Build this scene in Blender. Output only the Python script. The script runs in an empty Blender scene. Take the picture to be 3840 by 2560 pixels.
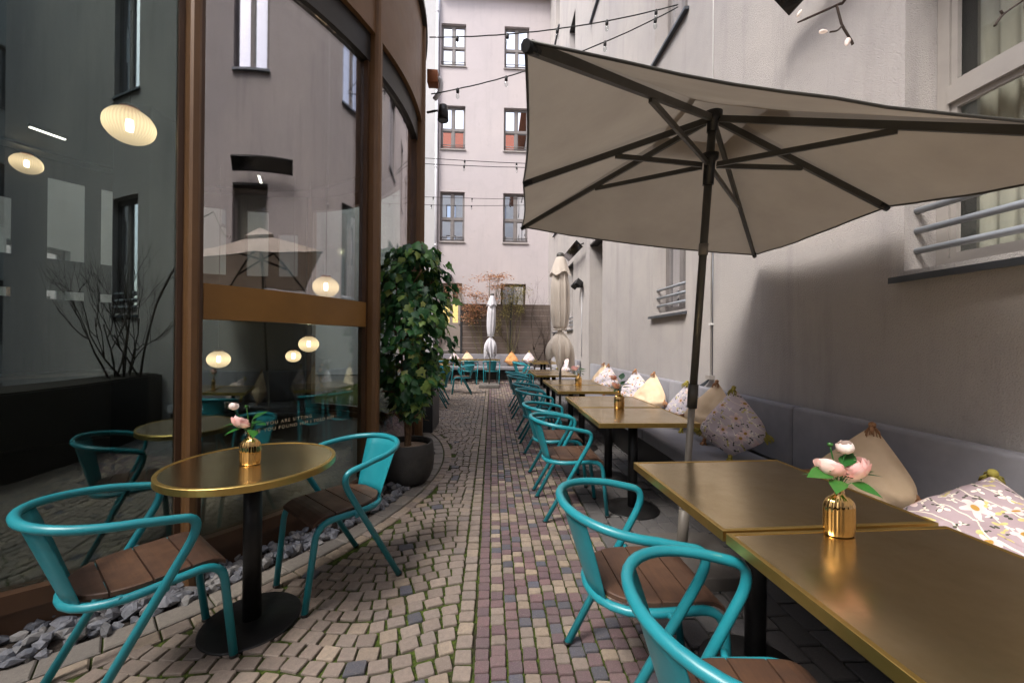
import bpy, bmesh, math, random
from mathutils import Vector, Matrix, noise as mnoise
R_ = math.radians
PI = math.pi
rnd = random.Random(7)
scn = bpy.context.scene
col = scn.collection

# ------------------------------------------------------------------ camera
FPX, CAMH, YAW, PITCH, ROLL = 1457.67, 1.3112, 0.0521, 0.0022, 0.0085
_f = Vector((math.sin(YAW)*math.cos(PITCH), math.cos(YAW)*math.cos(PITCH), math.sin(PITCH)))
_r = Vector((math.cos(YAW), -math.sin(YAW), 0)); _u = _r.cross(_f)
_cr = _r*math.cos(ROLL) + _u*math.sin(ROLL)
_cu = -_r*math.sin(ROLL) + _u*math.cos(ROLL)
cam = bpy.data.cameras.new('camera'); camo = bpy.data.objects.new('camera', cam); col.objects.link(camo)
cam.sensor_width = 36; cam.lens = FPX/3840*36; cam.clip_start = 0.05; cam.clip_end = 500
m = Matrix((( _cr.x, _cu.x, -_f.x, 0), (_cr.y, _cu.y, -_f.y, 0), (_cr.z, _cu.z, -_f.z, CAMH), (0, 0, 0, 1)))
camo.matrix_world = m
scn.camera = camo
CAMP = Vector((0, 0, CAMH))
def ray(x, y):                       # photo pixel (3840 x 2560) -> direction
    return _f + _cr*((x-1920)/FPX) - _cu*((y-1280)/FPX)
def atz(x, y, z=0.0):
    d = ray(x, y); return CAMP + d*((z-CAMH)/d.z)
def atx(x, y, X):
    d = ray(x, y); return CAMP + d*(X/d.x)
def aty(x, y, Y):
    d = ray(x, y); return CAMP + d*(Y/d.y)
def proj(p):
    q = Vector(p)-CAMP; z = q.dot(_f)
    if z < 0.02: return None
    return 1920+q.dot(_cr)/z*FPX, 1280-q.dot(_cu)/z*FPX

# ------------------------------------------------------------------ light
SUN_DIR = Vector((1.0, 0.85, -1.75)).normalized()      # direction the light travels
world = bpy.data.worlds.new('World'); scn.world = world; world.use_nodes = True
wn = world.node_tree; wn.nodes.clear()
sky = wn.nodes.new('ShaderNodeTexSky'); sky.sky_type = 'NISHITA'; sky.sun_disc = False
elev = math.asin(-SUN_DIR.z); az = math.atan2(-SUN_DIR.x, -SUN_DIR.y)
sky.sun_elevation = elev; sky.sun_rotation = az
sky.air_density = 1.0; sky.dust_density = 3.5; sky.ozone_density = 1.0
hs = wn.nodes.new('ShaderNodeHueSaturation'); hs.inputs['Saturation'].default_value = 0.66
bg = wn.nodes.new('ShaderNodeBackground'); bg.inputs[1].default_value = 0.15
wo = wn.nodes.new('ShaderNodeOutputWorld')
wn.links.new(sky.outputs[0], hs.inputs['Color']); wn.links.new(hs.outputs[0], bg.inputs[0]); wn.links.new(bg.outputs[0], wo.inputs[0])
sl = bpy.data.lights.new('sun', 'SUN'); sl.energy = 1.15; sl.angle = R_(18); sl.color = (1.0, 0.97, 0.92)
so = bpy.data.objects.new('sun', sl); col.objects.link(so)
so.rotation_euler = SUN_DIR.to_track_quat('-Z', 'Y').to_euler(); so.location = (-4, -4, 20)
scn.view_settings.view_transform = 'Standard'; scn.view_settings.look = 'None'
scn.view_settings.gamma = 1; scn.view_settings.use_curve_mapping = False
scn.view_settings.exposure = 1.58
scn.render.engine = 'CYCLES'
try:
    scn.cycles.max_bounces = 10; scn.cycles.transparent_max_bounces = 16
except Exception: pass

# ------------------------------------------------------------------ materials
def s2l(c):
    c /= 255.0
    return c/12.92 if c <= 0.04045 else ((c+0.055)/1.055)**2.4
def C(r, g, b): return (s2l(r), s2l(g), s2l(b), 1)
M = {}
def newmat(name):
    mt = bpy.data.materials.new(name); mt.use_nodes = True
    nt = mt.node_tree; nt.nodes.clear()
    out = nt.nodes.new('ShaderNodeOutputMaterial')
    M[name] = mt
    return mt, nt, out
class NT:
    def __init__(s, nt): s.nt = nt
    def n(s, t, **k):
        nd = s.nt.nodes.new('ShaderNode'+t)
        for a, b in k.items(): setattr(nd, a, b)
        return nd
    def l(s, a, b): s.nt.links.new(a, b)
    def pos(s): return s.n('NewGeometry').outputs['Position']
    def obj(s): return s.n('TexCoord').outputs['Object']
    def noise(s, vec, scale, detail=4, rough=.55):
        nd = s.n('TexNoise'); nd.inputs['Scale'].default_value = scale
        nd.inputs['Detail'].default_value = detail; nd.inputs['Roughness'].default_value = rough
        s.l(vec, nd.inputs['Vector']); return nd.outputs['Fac']
    def ramp(s, fac, stops, interp='LINEAR'):
        nd = s.n('ValToRGB'); cr = nd.color_ramp; cr.interpolation = interp
        while len(cr.elements) < len(stops): cr.elements.new(0.5)
        for e, (p, c) in zip(cr.elements, stops):
            e.position = p; e.color = c if hasattr(c, '__len__') else (c, c, c, 1)
        s.l(fac, nd.inputs['Fac']); return nd.outputs['Color']
    def mix(s, fac, a, b, mode='MIX'):
        nd = s.n('Mix'); nd.data_type = 'RGBA'; nd.blend_type = mode
        for v, i in ((fac, 0), (a, 6), (b, 7)):
            if hasattr(v, 'links') or hasattr(v, 'is_linked'): s.l(v, nd.inputs[i])
            else: nd.inputs[i].default_value = v
        return nd.outputs[2]
    def math(s, op, a, b=0.0, c=0.0):
        nd = s.n('Math'); nd.operation = op
        for i, v in enumerate((a, b, c)):
            if hasattr(v, 'is_linked'): s.l(v, nd.inputs[i])
            else: nd.inputs[i].default_value = v
        return nd.outputs[0]
    def bump(s, h, strength, dist=0.01):
        nd = s.n('Bump'); nd.inputs['Strength'].default_value = strength; nd.inputs['Distance'].default_value = dist
        s.l(h, nd.inputs['Height']); return nd.outputs[0]
    def bsdf(s, out, col_, rough=.6, metal=0., spec=.5, normal=None, **k):
        p = s.n('BsdfPrincipled')
        for v, i in ((col_, 'Base Color'), (rough, 'Roughness'), (metal, 'Metallic'), (spec, 'Specular IOR Level')):
            if hasattr(v, 'is_linked'): s.l(v, p.inputs[i])
            else: p.inputs[i].default_value = v
        for a, b in k.items(): p.inputs[a.replace('_', ' ')].default_value = b
        if normal is not None: s.l(normal, p.inputs['Normal'])
        if out is not None: s.l(p.outputs[0], out.inputs[0])
        return p
def simple(name, c1, c2=None, rough=.6, metal=0., scale=6., bump=0., bscale=80., bdist=.004, spec=.5, space='pos', rvar=0., **k):
    mt, nt, out = newmat(name); N = NT(nt)
    v = N.pos() if space == 'pos' else N.obj()
    c = c1
    f = None
    if c2 is not None:
        f = N.noise(v, scale, 6, .6)
        c = N.mix(N.ramp(f, [(.3, 0.), (.7, 1.)]), c1, c2)
    nrm = None
    if bump: nrm = N.bump(N.noise(v, bscale, 3), bump, bdist)
    r = rough
    if rvar:
        r = N.math('MULTIPLY_ADD', N.noise(v, scale*3, 5), rvar, rough-rvar/2)
    N.bsdf(out, c, r, metal, spec, nrm, **k)
    return mt
def rand_fac(N):
    g = N.n('NewGeometry').outputs['Random Per Island']
    o = N.n('ObjectInfo').outputs['Random']
    return N.math('FRACT', N.math('ADD', g, o))
def stone(name, stops, bump=.35):
    mt, nt, out = newmat(name); N = NT(nt); v = N.pos()
    r = rand_fac(N)
    c = N.ramp(r, stops)
    st = N.noise(v, 45, 6, .7)
    c = N.mix(N.ramp(st, [(.35, .0), (.75, .55)]), c, (0.10, 0.085, 0.075, 1))
    fine = N.noise(v, 260, 3)
    c = N.mix(N.ramp(fine, [(.5, 0.), (.8, .25)]), c, C(185, 172, 162))
    big = N.noise(v, 1.3, 3)
    c = N.mix(N.ramp(big, [(.35, .35), (.65, 0.)]), c, (0.11, 0.10, 0.09, 1))
    h = N.math('ADD', N.noise(v, 90, 4), N.math('MULTIPLY', fine, .4))
    rg = N.math('MULTIPLY_ADD', st, .4, .42)
    N.bsdf(out, c, rg, 0, .4, N.bump(h, bump, .004))
    return mt
stone('sett_beige', [(0, C(118, 104, 95)), (.3, C(138, 122, 111)), (.55, C(126, 113, 104)), (.8, C(150, 134, 121)), (1, C(110, 100, 97))])
stone('sett_tan', [(0, C(152, 135, 115)), (.5, C(136, 120, 105)), (1, C(164, 147, 128))])
stone('sett_purple', [(0, C(92, 68, 76)), (.4, C(108, 80, 84)), (.7, C(84, 64, 74)), (1, C(118, 90, 92))])
stone('sett_blue', [(0, C(62, 65, 80)), (.5, C(76, 77, 92)), (1, C(54, 58, 72))])
stone('paver_dark', [(0, C(74, 76, 78)), (.5, C(90, 89, 90)), (1, C(64, 66, 72))])
stone('flagstone', [(0, C(124, 117, 109)), (.5, C(108, 103, 98)), (1, C(138, 130, 120))])
stone('gravel_stone', [(0, C(88, 94, 106)), (.35, C(118, 122, 132)), (.6, C(76, 82, 94)), (.8, C(146, 144, 142)), (1, C(102, 103, 107))], .6)
# mossy joints between the setts
mt, nt, out = newmat('joint_moss'); N = NT(nt); v = N.pos()
f = N.noise(v, 5, 5, .65); g = N.noise(v, 70, 4)
c = N.mix(N.ramp(f, [(.30, 0.), (.54, 1.)]), C(44, 38, 31), N.mix(N.ramp(g, [(.35, 0.), (.7, 1.)]), C(36, 46, 18), C(78, 92, 34)))
N.bsdf(out, c, .95, 0, .2, N.bump(g, .9, .008))
simple('ground_far', C(112, 104, 98), C(92, 86, 84), .85, scale=3, bump=.4, bscale=30)
# render on walls
def plaster(name, c1, c2, bstr, bscale, streak=.3):
    mt, nt, out = newmat(name); N = NT(nt); v = N.pos()
    f = N.noise(v, .55, 6, .62)
    c = N.mix(N.ramp(f, [(.32, 0.), (.68, 1.)]), c1, c2)
    mp = N.n('Mapping'); mp.inputs['Scale'].default_value = (2.2, 2.2, .22); N.l(v, mp.inputs[0])
    s = N.noise(mp.outputs[0], 2.0, 6, .65)
    c = N.mix(N.ramp(s, [(.52, 0.), (.85, streak)]), c, (c2[0]*.62, c2[1]*.62, c2[2]*.64, 1))
    st2 = N.noise(v, 3.2, 8, .72)
    c = N.mix(N.ramp(st2, [(.60, 0.), (.72, .22)]), c, (c2[0]*.55, c2[1]*.53, c2[2]*.50, 1))
    c = N.mix(N.ramp(N.noise(v, 1.1, 3, .5), [(.56, 0.), (.62, .16)]), c, (min(1, c1[0]*1.18), min(1, c1[1]*1.18), min(1, c1[2]*1.2), 1))
    fine = N.noise(v, bscale, 3, .6)
    c = N.mix(N.ramp(fine, [(.3, .16), (.55, 0.)]), c, (c1[0]*.45, c1[1]*.45, c1[2]*.45, 1))
    N.bsdf(out, c, .92, 0, .2, N.bump(fine, bstr, .012))
plaster('wall_render', C(180, 173, 168), C(158, 153, 152), .7, 130, .60)
plaster('facade_render', C(186, 177, 177), C(176, 168, 170), .15, 60, .30)
plaster('side_render', C(190, 188, 188), C(178, 177, 178), .15, 60)
simple('bronze', C(104, 74, 44), C(92, 64, 38), .42, .15, scale=3, bump=.04, bscale=150, rvar=.15, space='obj')
simple('bronze_dark', C(80, 56, 38), C(68, 47, 33), .4, .15, scale=4, rvar=.1, space='obj')
simple('band_gold', C(140, 100, 46), C(124, 88, 40), .45, .1, scale=3, rvar=.1)
simple('black_frame', C(22, 20, 19), C(32, 29, 27), .45, 0, scale=8)
simple('black_metal', C(20, 20, 21), C(34, 33, 33), .45, .3, scale=14, bump=.12, bscale=120, rvar=.25)
simple('black_gloss', C(10, 10, 11), None, .12)
simple('dark_box', C(44, 46, 50), C(56, 57, 60), .5, .2, scale=5)
mt, nt, out = newmat('teal_paint'); N = NT(nt); v = N.obj()
f = N.noise(v, 9, 5, .6); g = N.noise(v, 130, 2)
rv = N.n('ObjectInfo').outputs['Random']
c = N.mix(N.ramp(f, [(.3, 0.), (.75, 1.)]), C(28, 120, 131), C(34, 130, 140))
c = N.mix(N.ramp(N.noise(v, 38, 6, .75), [(.66, 0.), (.74, .6)]), c, C(70, 100, 98))
N.bsdf(out, c, N.math('MULTIPLY_ADD', f, .22, .24), 0, .5, N.bump(g, .05, .002))
def wood(name, a, b, d):
    mt, nt, out = newmat(name); N = NT(nt); v = N.obj()
    mp = N.n('Mapping'); mp.inputs['Scale'].default_value = (60, 4, 30); N.l(v, mp.inputs[0])
    oi = N.n('ObjectInfo').outputs['Random']
    n1 = N.noise(mp.outputs[0], 1.2, 6, .7); n2 = N.noise(v, 14, 5)
    c = N.mix(N.ramp(n1, [(.3, 0.), (.7, 1.)]), a, b)
    c = N.mix(N.ramp(n2, [(.4, 0.), (.75, .7)]), c, d)
    c = N.mix(N.math('MULTIPLY', oi, .55), c, d)
    N.bsdf(out, c, N.math('MULTIPLY_ADD', n2, .3, .38), 0, .4, N.bump(n1, .25, .002))
wood('seat_wood', C(96, 68, 48), C(74, 51, 38), C(56, 40, 34))
# brushed brass
def brass(name, a, b, rough, rvar):
    mt, nt, out = newmat(name); N = NT(nt); v = N.pos()
    mp = N.n('Mapping'); mp.inputs['Scale'].default_value = (3, 220, 3); N.l(v, mp.inputs[0])
    br = N.noise(mp.outputs[0], 1, 4, .6); n2 = N.noise(v, 7, 6, .65)
    c = N.mix(N.ramp(n2, [(.3, 0.), (.75, 1.)]), a, b)
    r = N.math('ADD', N.math('MULTIPLY_ADD', n2, rvar, rough), N.math('MULTIPLY', br, .08))
    N.bsdf(out, c, r, 1, .5, N.bump(br, .05, .002))
brass('brass_top', C(226, 205, 164), C(202, 178, 134), .08, .20)
brass('brass_edge', C(214, 184, 112), C(190, 158, 88), .22, .25)
simple('gold', C(230, 190, 128), C(220, 178, 114), .07, 1., scale=20, space='obj')
simple('fabric_grey', C(134, 132, 137), C(120, 118, 124), .95, scale=5, bump=.3, bscale=420, bdist=.002, spec=.15, Sheen_Weight=.25)
simple('linen', C(222, 197, 167), C(210, 184, 152), .95, scale=9, bump=.35, bscale=380, bdist=.002, spec=.1, space='obj')
simple('linen_rust', C(205, 152, 102), C(188, 134, 88), .95, scale=9, bump=.35, bscale=380, bdist=.002, spec=.1, space='obj')
simple('tassel_tan', C(172, 132, 100), C(146, 106, 78), .95, scale=60, spec=.1, space='obj')
simple('tassel_olive', C(172, 160, 84), C(140, 128, 62), .95, scale=60, spec=.1, space='obj')
# embroidered floral cotton
def floral(name, base, base2, seed):
    mt, nt, out = newmat(name); N = NT(nt)
    v = N.obj()
    mp0 = N.n('Mapping'); mp0.inputs['Scale'].default_value = (1, 1, 0); mp0.inputs['Location'].default_value = (seed, seed*.7, 0); N.l(v, mp0.inputs[0])
    p = mp0.outputs[0]
    c = N.mix(N.ramp(N.noise(p, 10, 4), [(.3, 0.), (.7, 1.)]), base, base2)
    def layer(c, scale, off, petals, size, col_a, col_b, centre, keep, sharp=.35):
        mp = N.n('Mapping'); mp.inputs['Location'].default_value = off; N.l(p, mp.inputs[0])
        vo = N.n('TexVoronoi'); vo.voronoi_dimensions = '2D'; vo.inputs['Scale'].default_value = scale; vo.inputs['Randomness'].default_value = .8
        N.l(mp.outputs[0], vo.inputs['Vector'])
        sc = N.n('VectorMath'); sc.operation = 'SCALE'; sc.inputs['Scale'].default_value = scale; N.l(mp.outputs[0], sc.inputs[0])
        ps = N.n('VectorMath'); ps.operation = 'SCALE'; ps.inputs['Scale'].default_value = scale; N.l(vo.outputs['Position'], ps.inputs[0])
        df = N.n('VectorMath'); df.operation = 'SUBTRACT'; N.l(sc.outputs[0], df.inputs[0]); N.l(ps.outputs[0], df.inputs[1])
        sx = N.n('SeparateXYZ'); N.l(df.outputs[0], sx.inputs[0])
        th = N.math('ARCTAN2', sx.outputs[1], sx.outputs[0])
        cs = N.n('SeparateColor'); N.l(vo.outputs['Color'], cs.inputs[0])
        ph = N.math('MULTIPLY', cs.outputs[0], 6.28)
        w = N.math('COSINE', N.math('ADD', N.math('MULTIPLY', th, petals), ph))
        rad = N.math('MULTIPLY', N.math('MULTIPLY_ADD', w, sharp, 1-sharp), N.math('MULTIPLY_ADD', cs.outputs[1], size*.5, size*.75))
        d = vo.outputs['Distance']
        inside = N.math('MULTIPLY', N.math('LESS_THAN', d, rad), N.math('LESS_THAN', cs.outputs[2], keep))
        cc = N.mix(N.math('MULTIPLY', d, 1/size), col_b, col_a)
        c = N.mix(inside, c, cc)
        if centre is not None:
            ins2 = N.math('MULTIPLY', N.math('LESS_THAN', d, size*.28), N.math('LESS_THAN', cs.outputs[2], keep))
            c = N.mix(ins2, c, centre)
        return c
    # stems: thin wavy lines
    wv = N.n('TexWave'); wv.inputs['Scale'].default_value = 5; wv.inputs['Distortion'].default_value = 9; wv.inputs['Detail'].default_value = 1.5
    N.l(p, wv.inputs['Vector'])
    st = N.math('GREATER_THAN', wv.outputs['Fac'], .985)
    c = N.mix(st, c, C(222, 212, 196))
    c = layer(c, 24, (3, 1, 0), 2, .30, C(84, 84, 72), C(70, 70, 60), None, .55, .55)
    c = layer(c, 21, (7, 2, 0), 3, .36, C(238, 230, 216), C(226, 214, 196), None, .5, .5)
    c = layer(c, 17, (1, 9, 0), 2, .30, C(204, 190, 130), C(186, 172, 110), None, .35, .5)
    c = layer(c, 9.5, (5, 5, 0), 5, .36, C(226, 206, 200), C(212, 176, 174), C(170, 132, 66), .5, .28)
    N.bsdf(out, c, .95, 0, .1, N.bump(N.noise(v, 380, 3), .3, .002))
floral('floral_lilac', C(206, 190, 193), C(194, 178, 182), 0)  # cloth colour lightened to offset the parasol's shade on its cushion
floral('floral_lilac_dimmed', C(170, 152, 156), C(157, 139, 144), 5)  # darker copy of the lilac cloth, offsetting strong light on the near cushion
floral('floral_white', C(202, 193, 200), C(190, 181, 190), 3)
# parasol cloth
def cloth(name, c1, c2, trans):
    mt, nt, out = newmat(name); N = NT(nt); v = N.pos()
    f = N.noise(v, 2.2, 6, .6); g = N.noise(v, 320, 2)
    c = N.mix(N.ramp(f, [(.3, 0.), (.72, 1.)]), c1, c2)
    c = N.mix(N.ramp(N.noise(v, 9, 6, .75), [(.66, 0.), (.8, .22)]), c, (c2[0]*.5, c2[1]*.5, c2[2]*.45, 1))
    nb = N.bump(g, .15, .001)
    a = N.n('BsdfDiffuse'); b = N.n('BsdfTranslucent'); mx = N.n('MixShader'); mx.inputs[0].default_value = trans
    N.l(c, a.inputs[0]); N.l(c, b.inputs[0]); N.l(nb, a.inputs['Normal'])
    N.l(a.outputs[0], mx.inputs[1]); N.l(b.outputs[0], mx.inputs[2]); N.l(mx.outputs[0], out.inputs[0])
cloth('parasol_cloth', C(178, 168, 156), C(162, 152, 141), .12)
cloth('parasol_beige', C(206, 195, 184), C(192, 181, 170), .12)
cloth('parasol_white', C(214, 212, 216), C(202, 200, 206), .12)
simple('pole_grey', C(74, 72, 66), C(60, 58, 54), .45, .2, scale=5, rvar=.15)
simple('pole_lower', C(124, 117, 108), C(110, 104, 97), .45, .1, scale=5, rvar=.15)
simple('concrete', C(106, 100, 95), C(88, 84, 80), .85, scale=6, bump=.3, bscale=70)
simple('planter_dark', C(46, 45, 44), C(64, 61, 58), .8, scale=10, bump=.35, bscale=90)
simple('pebbles', C(160, 140, 120), C(88, 72, 60), .9, scale=110, bump=1., bscale=90, bdist=.01)
simple('bark', C(120, 92, 66), C(78, 60, 44), .95, scale=26, bump=.8, bscale=60, bdist=.01)
simple('bark_dark', C(62, 48, 40), C(44, 35, 30), .9, scale=26, bump=.5, bscale=60)
simple('bark_green', C(110, 104, 72), C(84, 76, 54), .9, scale=20, bump=.4, bscale=60)
def leafmat(name, stops, tr=.3, rough=.4):
    mt, nt, out = newmat(name); N = NT(nt)
    c = N.ramp(rand_fac(N), stops)
    c = N.mix(N.ramp(N.noise(N.pos(), 40, 3), [(.4, 0.), (.8, .3)]), c, (stops[0][1][0]*.5, stops[0][1][1]*.5, stops[0][1][2]*.5, 1))
    p = N.bsdf(None, c, rough, 0, .5)
    b = N.n('BsdfTranslucent'); N.l(c, b.inputs[0]); mx = N.n('MixShader'); mx.inputs[0].default_value = tr
    N.l(p.outputs[0], mx.inputs[1]); N.l(b.outputs[0], mx.inputs[2]); N.l(mx.outputs[0], out.inputs[0])
leafmat('leaf_green', [(0, C(32, 70, 44)), (.4, C(50, 98, 58)), (.7, C(72, 126, 66)), (.9, C(128, 158, 76)), (1, C(164, 174, 98))])
leafmat('leaf_rose', [(0, C(32, 82, 36)), (.5, C(48, 104, 44)), (1, C(76, 128, 60))], .2, .3)
leafmat('leaf_orange', [(0, C(176, 122, 92)), (.5, C(196, 146, 114)), (1, C(172, 142, 100))])
leafmat('leaf_yellow', [(0, C(140, 132, 78)), (.5, C(166, 152, 94)), (1, C(120, 118, 66))])
def petal(name, a, b):
    mt, nt, out = newmat(name); N = NT(nt)
    c = N.mix(rand_fac(N), a, b)
    p = N.bsdf(None, c, .6, 0, .3); tl = N.n('BsdfTranslucent'); N.l(c, tl.inputs[0]); mx = N.n('MixShader'); mx.inputs[0].default_value = .3
    N.l(p.outputs[0], mx.inputs[1]); N.l(tl.outputs[0], mx.inputs[2]); N.l(mx.outputs[0], out.inputs[0])
petal('petal_pink', C(250, 226, 220), C(242, 188, 184)); petal('petal_white', C(250, 242, 236), C(246, 228, 222)); petal('petal_peach', C(244, 196, 170), C(236, 160, 142))
simple('zinc', C(96, 100, 106), C(82, 86, 92), .45, .6, scale=6, rvar=.2)
simple('steel_light', C(176, 176, 176), C(150, 150, 152), .35, .8, scale=6)
simple('bar_paint', C(148, 152, 158), C(132, 136, 142), .4, .2, scale=6, rvar=.15)
simple('pipe_white', C(206, 206, 210), C(190, 190, 196), .4, .2, scale=3)
simple('frame_grey', C(120, 114, 112), C(106, 101, 99), .5, scale=4)
simple('frame_light', C(150, 144, 138), C(136, 130, 126), .5, scale=4)
simple('frame_brown', C(74, 62, 52), C(62, 52, 44), .5, scale=4)
simple('curtain', C(196, 188, 174), C(176, 168, 156), .95, scale=3)
simple('wpc_board', C(104, 90, 82), C(84, 73, 67), .8, scale=3, bump=.2, bscale=40)
simple('cable_black', C(20, 20, 20), None, .6)
simple('cable_white', C(200, 198, 196), None, .5)
simple('copper', C(150, 92, 60), C(122, 76, 50), .5, .6, scale=5)
simple('roof_tile', C(196, 104, 72), C(172, 86, 58), .85, scale=9, bump=.6, bscale=18, bdist=.05)
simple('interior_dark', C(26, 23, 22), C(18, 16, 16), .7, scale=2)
simple('interior_floor', C(42, 36, 31), C(32, 27, 24), .35, scale=3)
simple('white_paint', C(214, 210, 204), C(204, 198, 192), .6, scale=1)
simple('letter_gold', C(206, 188, 158), None, .5)
simple('door_paint', C(150, 138, 130), C(138, 128, 121), .5, scale=3)
simple('soil', C(52, 42, 34), C(36, 29, 24), .95, scale=40, bump=.9, bscale=60, bdist=.02)
def emis(name, c, s):
    mt, nt, out = newmat(name); N = NT(nt); e = N.n('Emission'); e.inputs[0].default_value = c; e.inputs[1].default_value = s; N.l(e.outputs[0], out.inputs[0])
emis('bulb_core', (1, .80, .50, 1), 7.0)
emis('door_light', (1, .74, .28, 1), .42)
emis('lamp_glow', (1, .86, .62, 1), 3.0)
emis('strip_light', (1, .93, .80, 1), 2.0)
mt, nt, out = newmat('globe_glass'); N = NT(nt)
e = N.n('Emission'); e.inputs[0].default_value = (1, .70, .40, 1); 
sx_ = N.n('SeparateXYZ'); N.l(N.obj(), sx_.inputs[0])
zz_ = N.math('MULTIPLY', sx_.outputs[2], 11.0); gl_ = N.math('POWER', 2.718, N.math('MULTIPLY', N.math('MULTIPLY', zz_, zz_), -1.0))
rb_ = N.math('MULTIPLY_ADD', N.math('SINE', N.math('MULTIPLY', N.math('ARCTAN2', sx_.outputs[1], sx_.outputs[0]), 44.0)), .16, 1.0)
N.l(N.math('MULTIPLY', N.math('MULTIPLY_ADD', gl_, .62, .24), rb_), e.inputs[1])
t = N.n('BsdfTransparent'); g = N.n('BsdfGlossy'); g.inputs['Roughness'].default_value = .2
m1 = N.n('MixShader'); m1.inputs[0].default_value = .55; N.l(t.outputs[0], m1.inputs[1]); N.l(e.outputs[0], m1.inputs[2])
m2 = N.n('MixShader'); m2.inputs[0].default_value = .06; N.l(m1.outputs[0], m2.inputs[1]); N.l(g.outputs[0], m2.inputs[2]); N.l(m2.outputs[0], out.inputs[0])
def glass(name, tint, ior, rough=.0, gcol=(.94, .95, .97, 1)):
    mt, nt, out = newmat(name); N = NT(nt)
    t = N.n('BsdfTransparent'); t.inputs[0].default_value = tint
    g = N.n('BsdfGlossy'); g.inputs['Roughness'].default_value = rough; g.inputs[0].default_value = gcol
    lw = N.n('LayerWeight'); lw.inputs[0].default_value = .5
    fac = N.math('MULTIPLY_ADD', N.math('POWER', lw.outputs['Facing'], 5.0), 1-ior, ior)
    mx = N.n('MixShader'); N.l(fac, mx.inputs[0]); N.l(t.outputs[0], mx.inputs[1]); N.l(g.outputs[0], mx.inputs[2]); N.l(mx.outputs[0], out.inputs[0])
glass('pavilion_glass', (.88, .92, .90, 1), .105, 0, (.80, .95, .93, 1))
mt, nt, out = newmat('window_glass'); N = NT(nt)
p = N.bsdf(None, C(18, 19, 21), .02, 0, .5); g = N.n('BsdfGlossy'); g.inputs['Roughness'].default_value = .004; g.inputs[0].default_value = (.95, .96, 1, 1)
mx = N.n('MixShader'); mx.inputs[0].default_value = .78; N.l(p.outputs[0], mx.inputs[1]); N.l(g.outputs[0], mx.inputs[2]); N.l(mx.outputs[0], out.inputs[0])
glass('coated_glass', (.84, .88, .87, 1), .235, 0, (1, .93, .96, 1))
glass('clear_glass', (.86, .88, .87, 1), .05)

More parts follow.
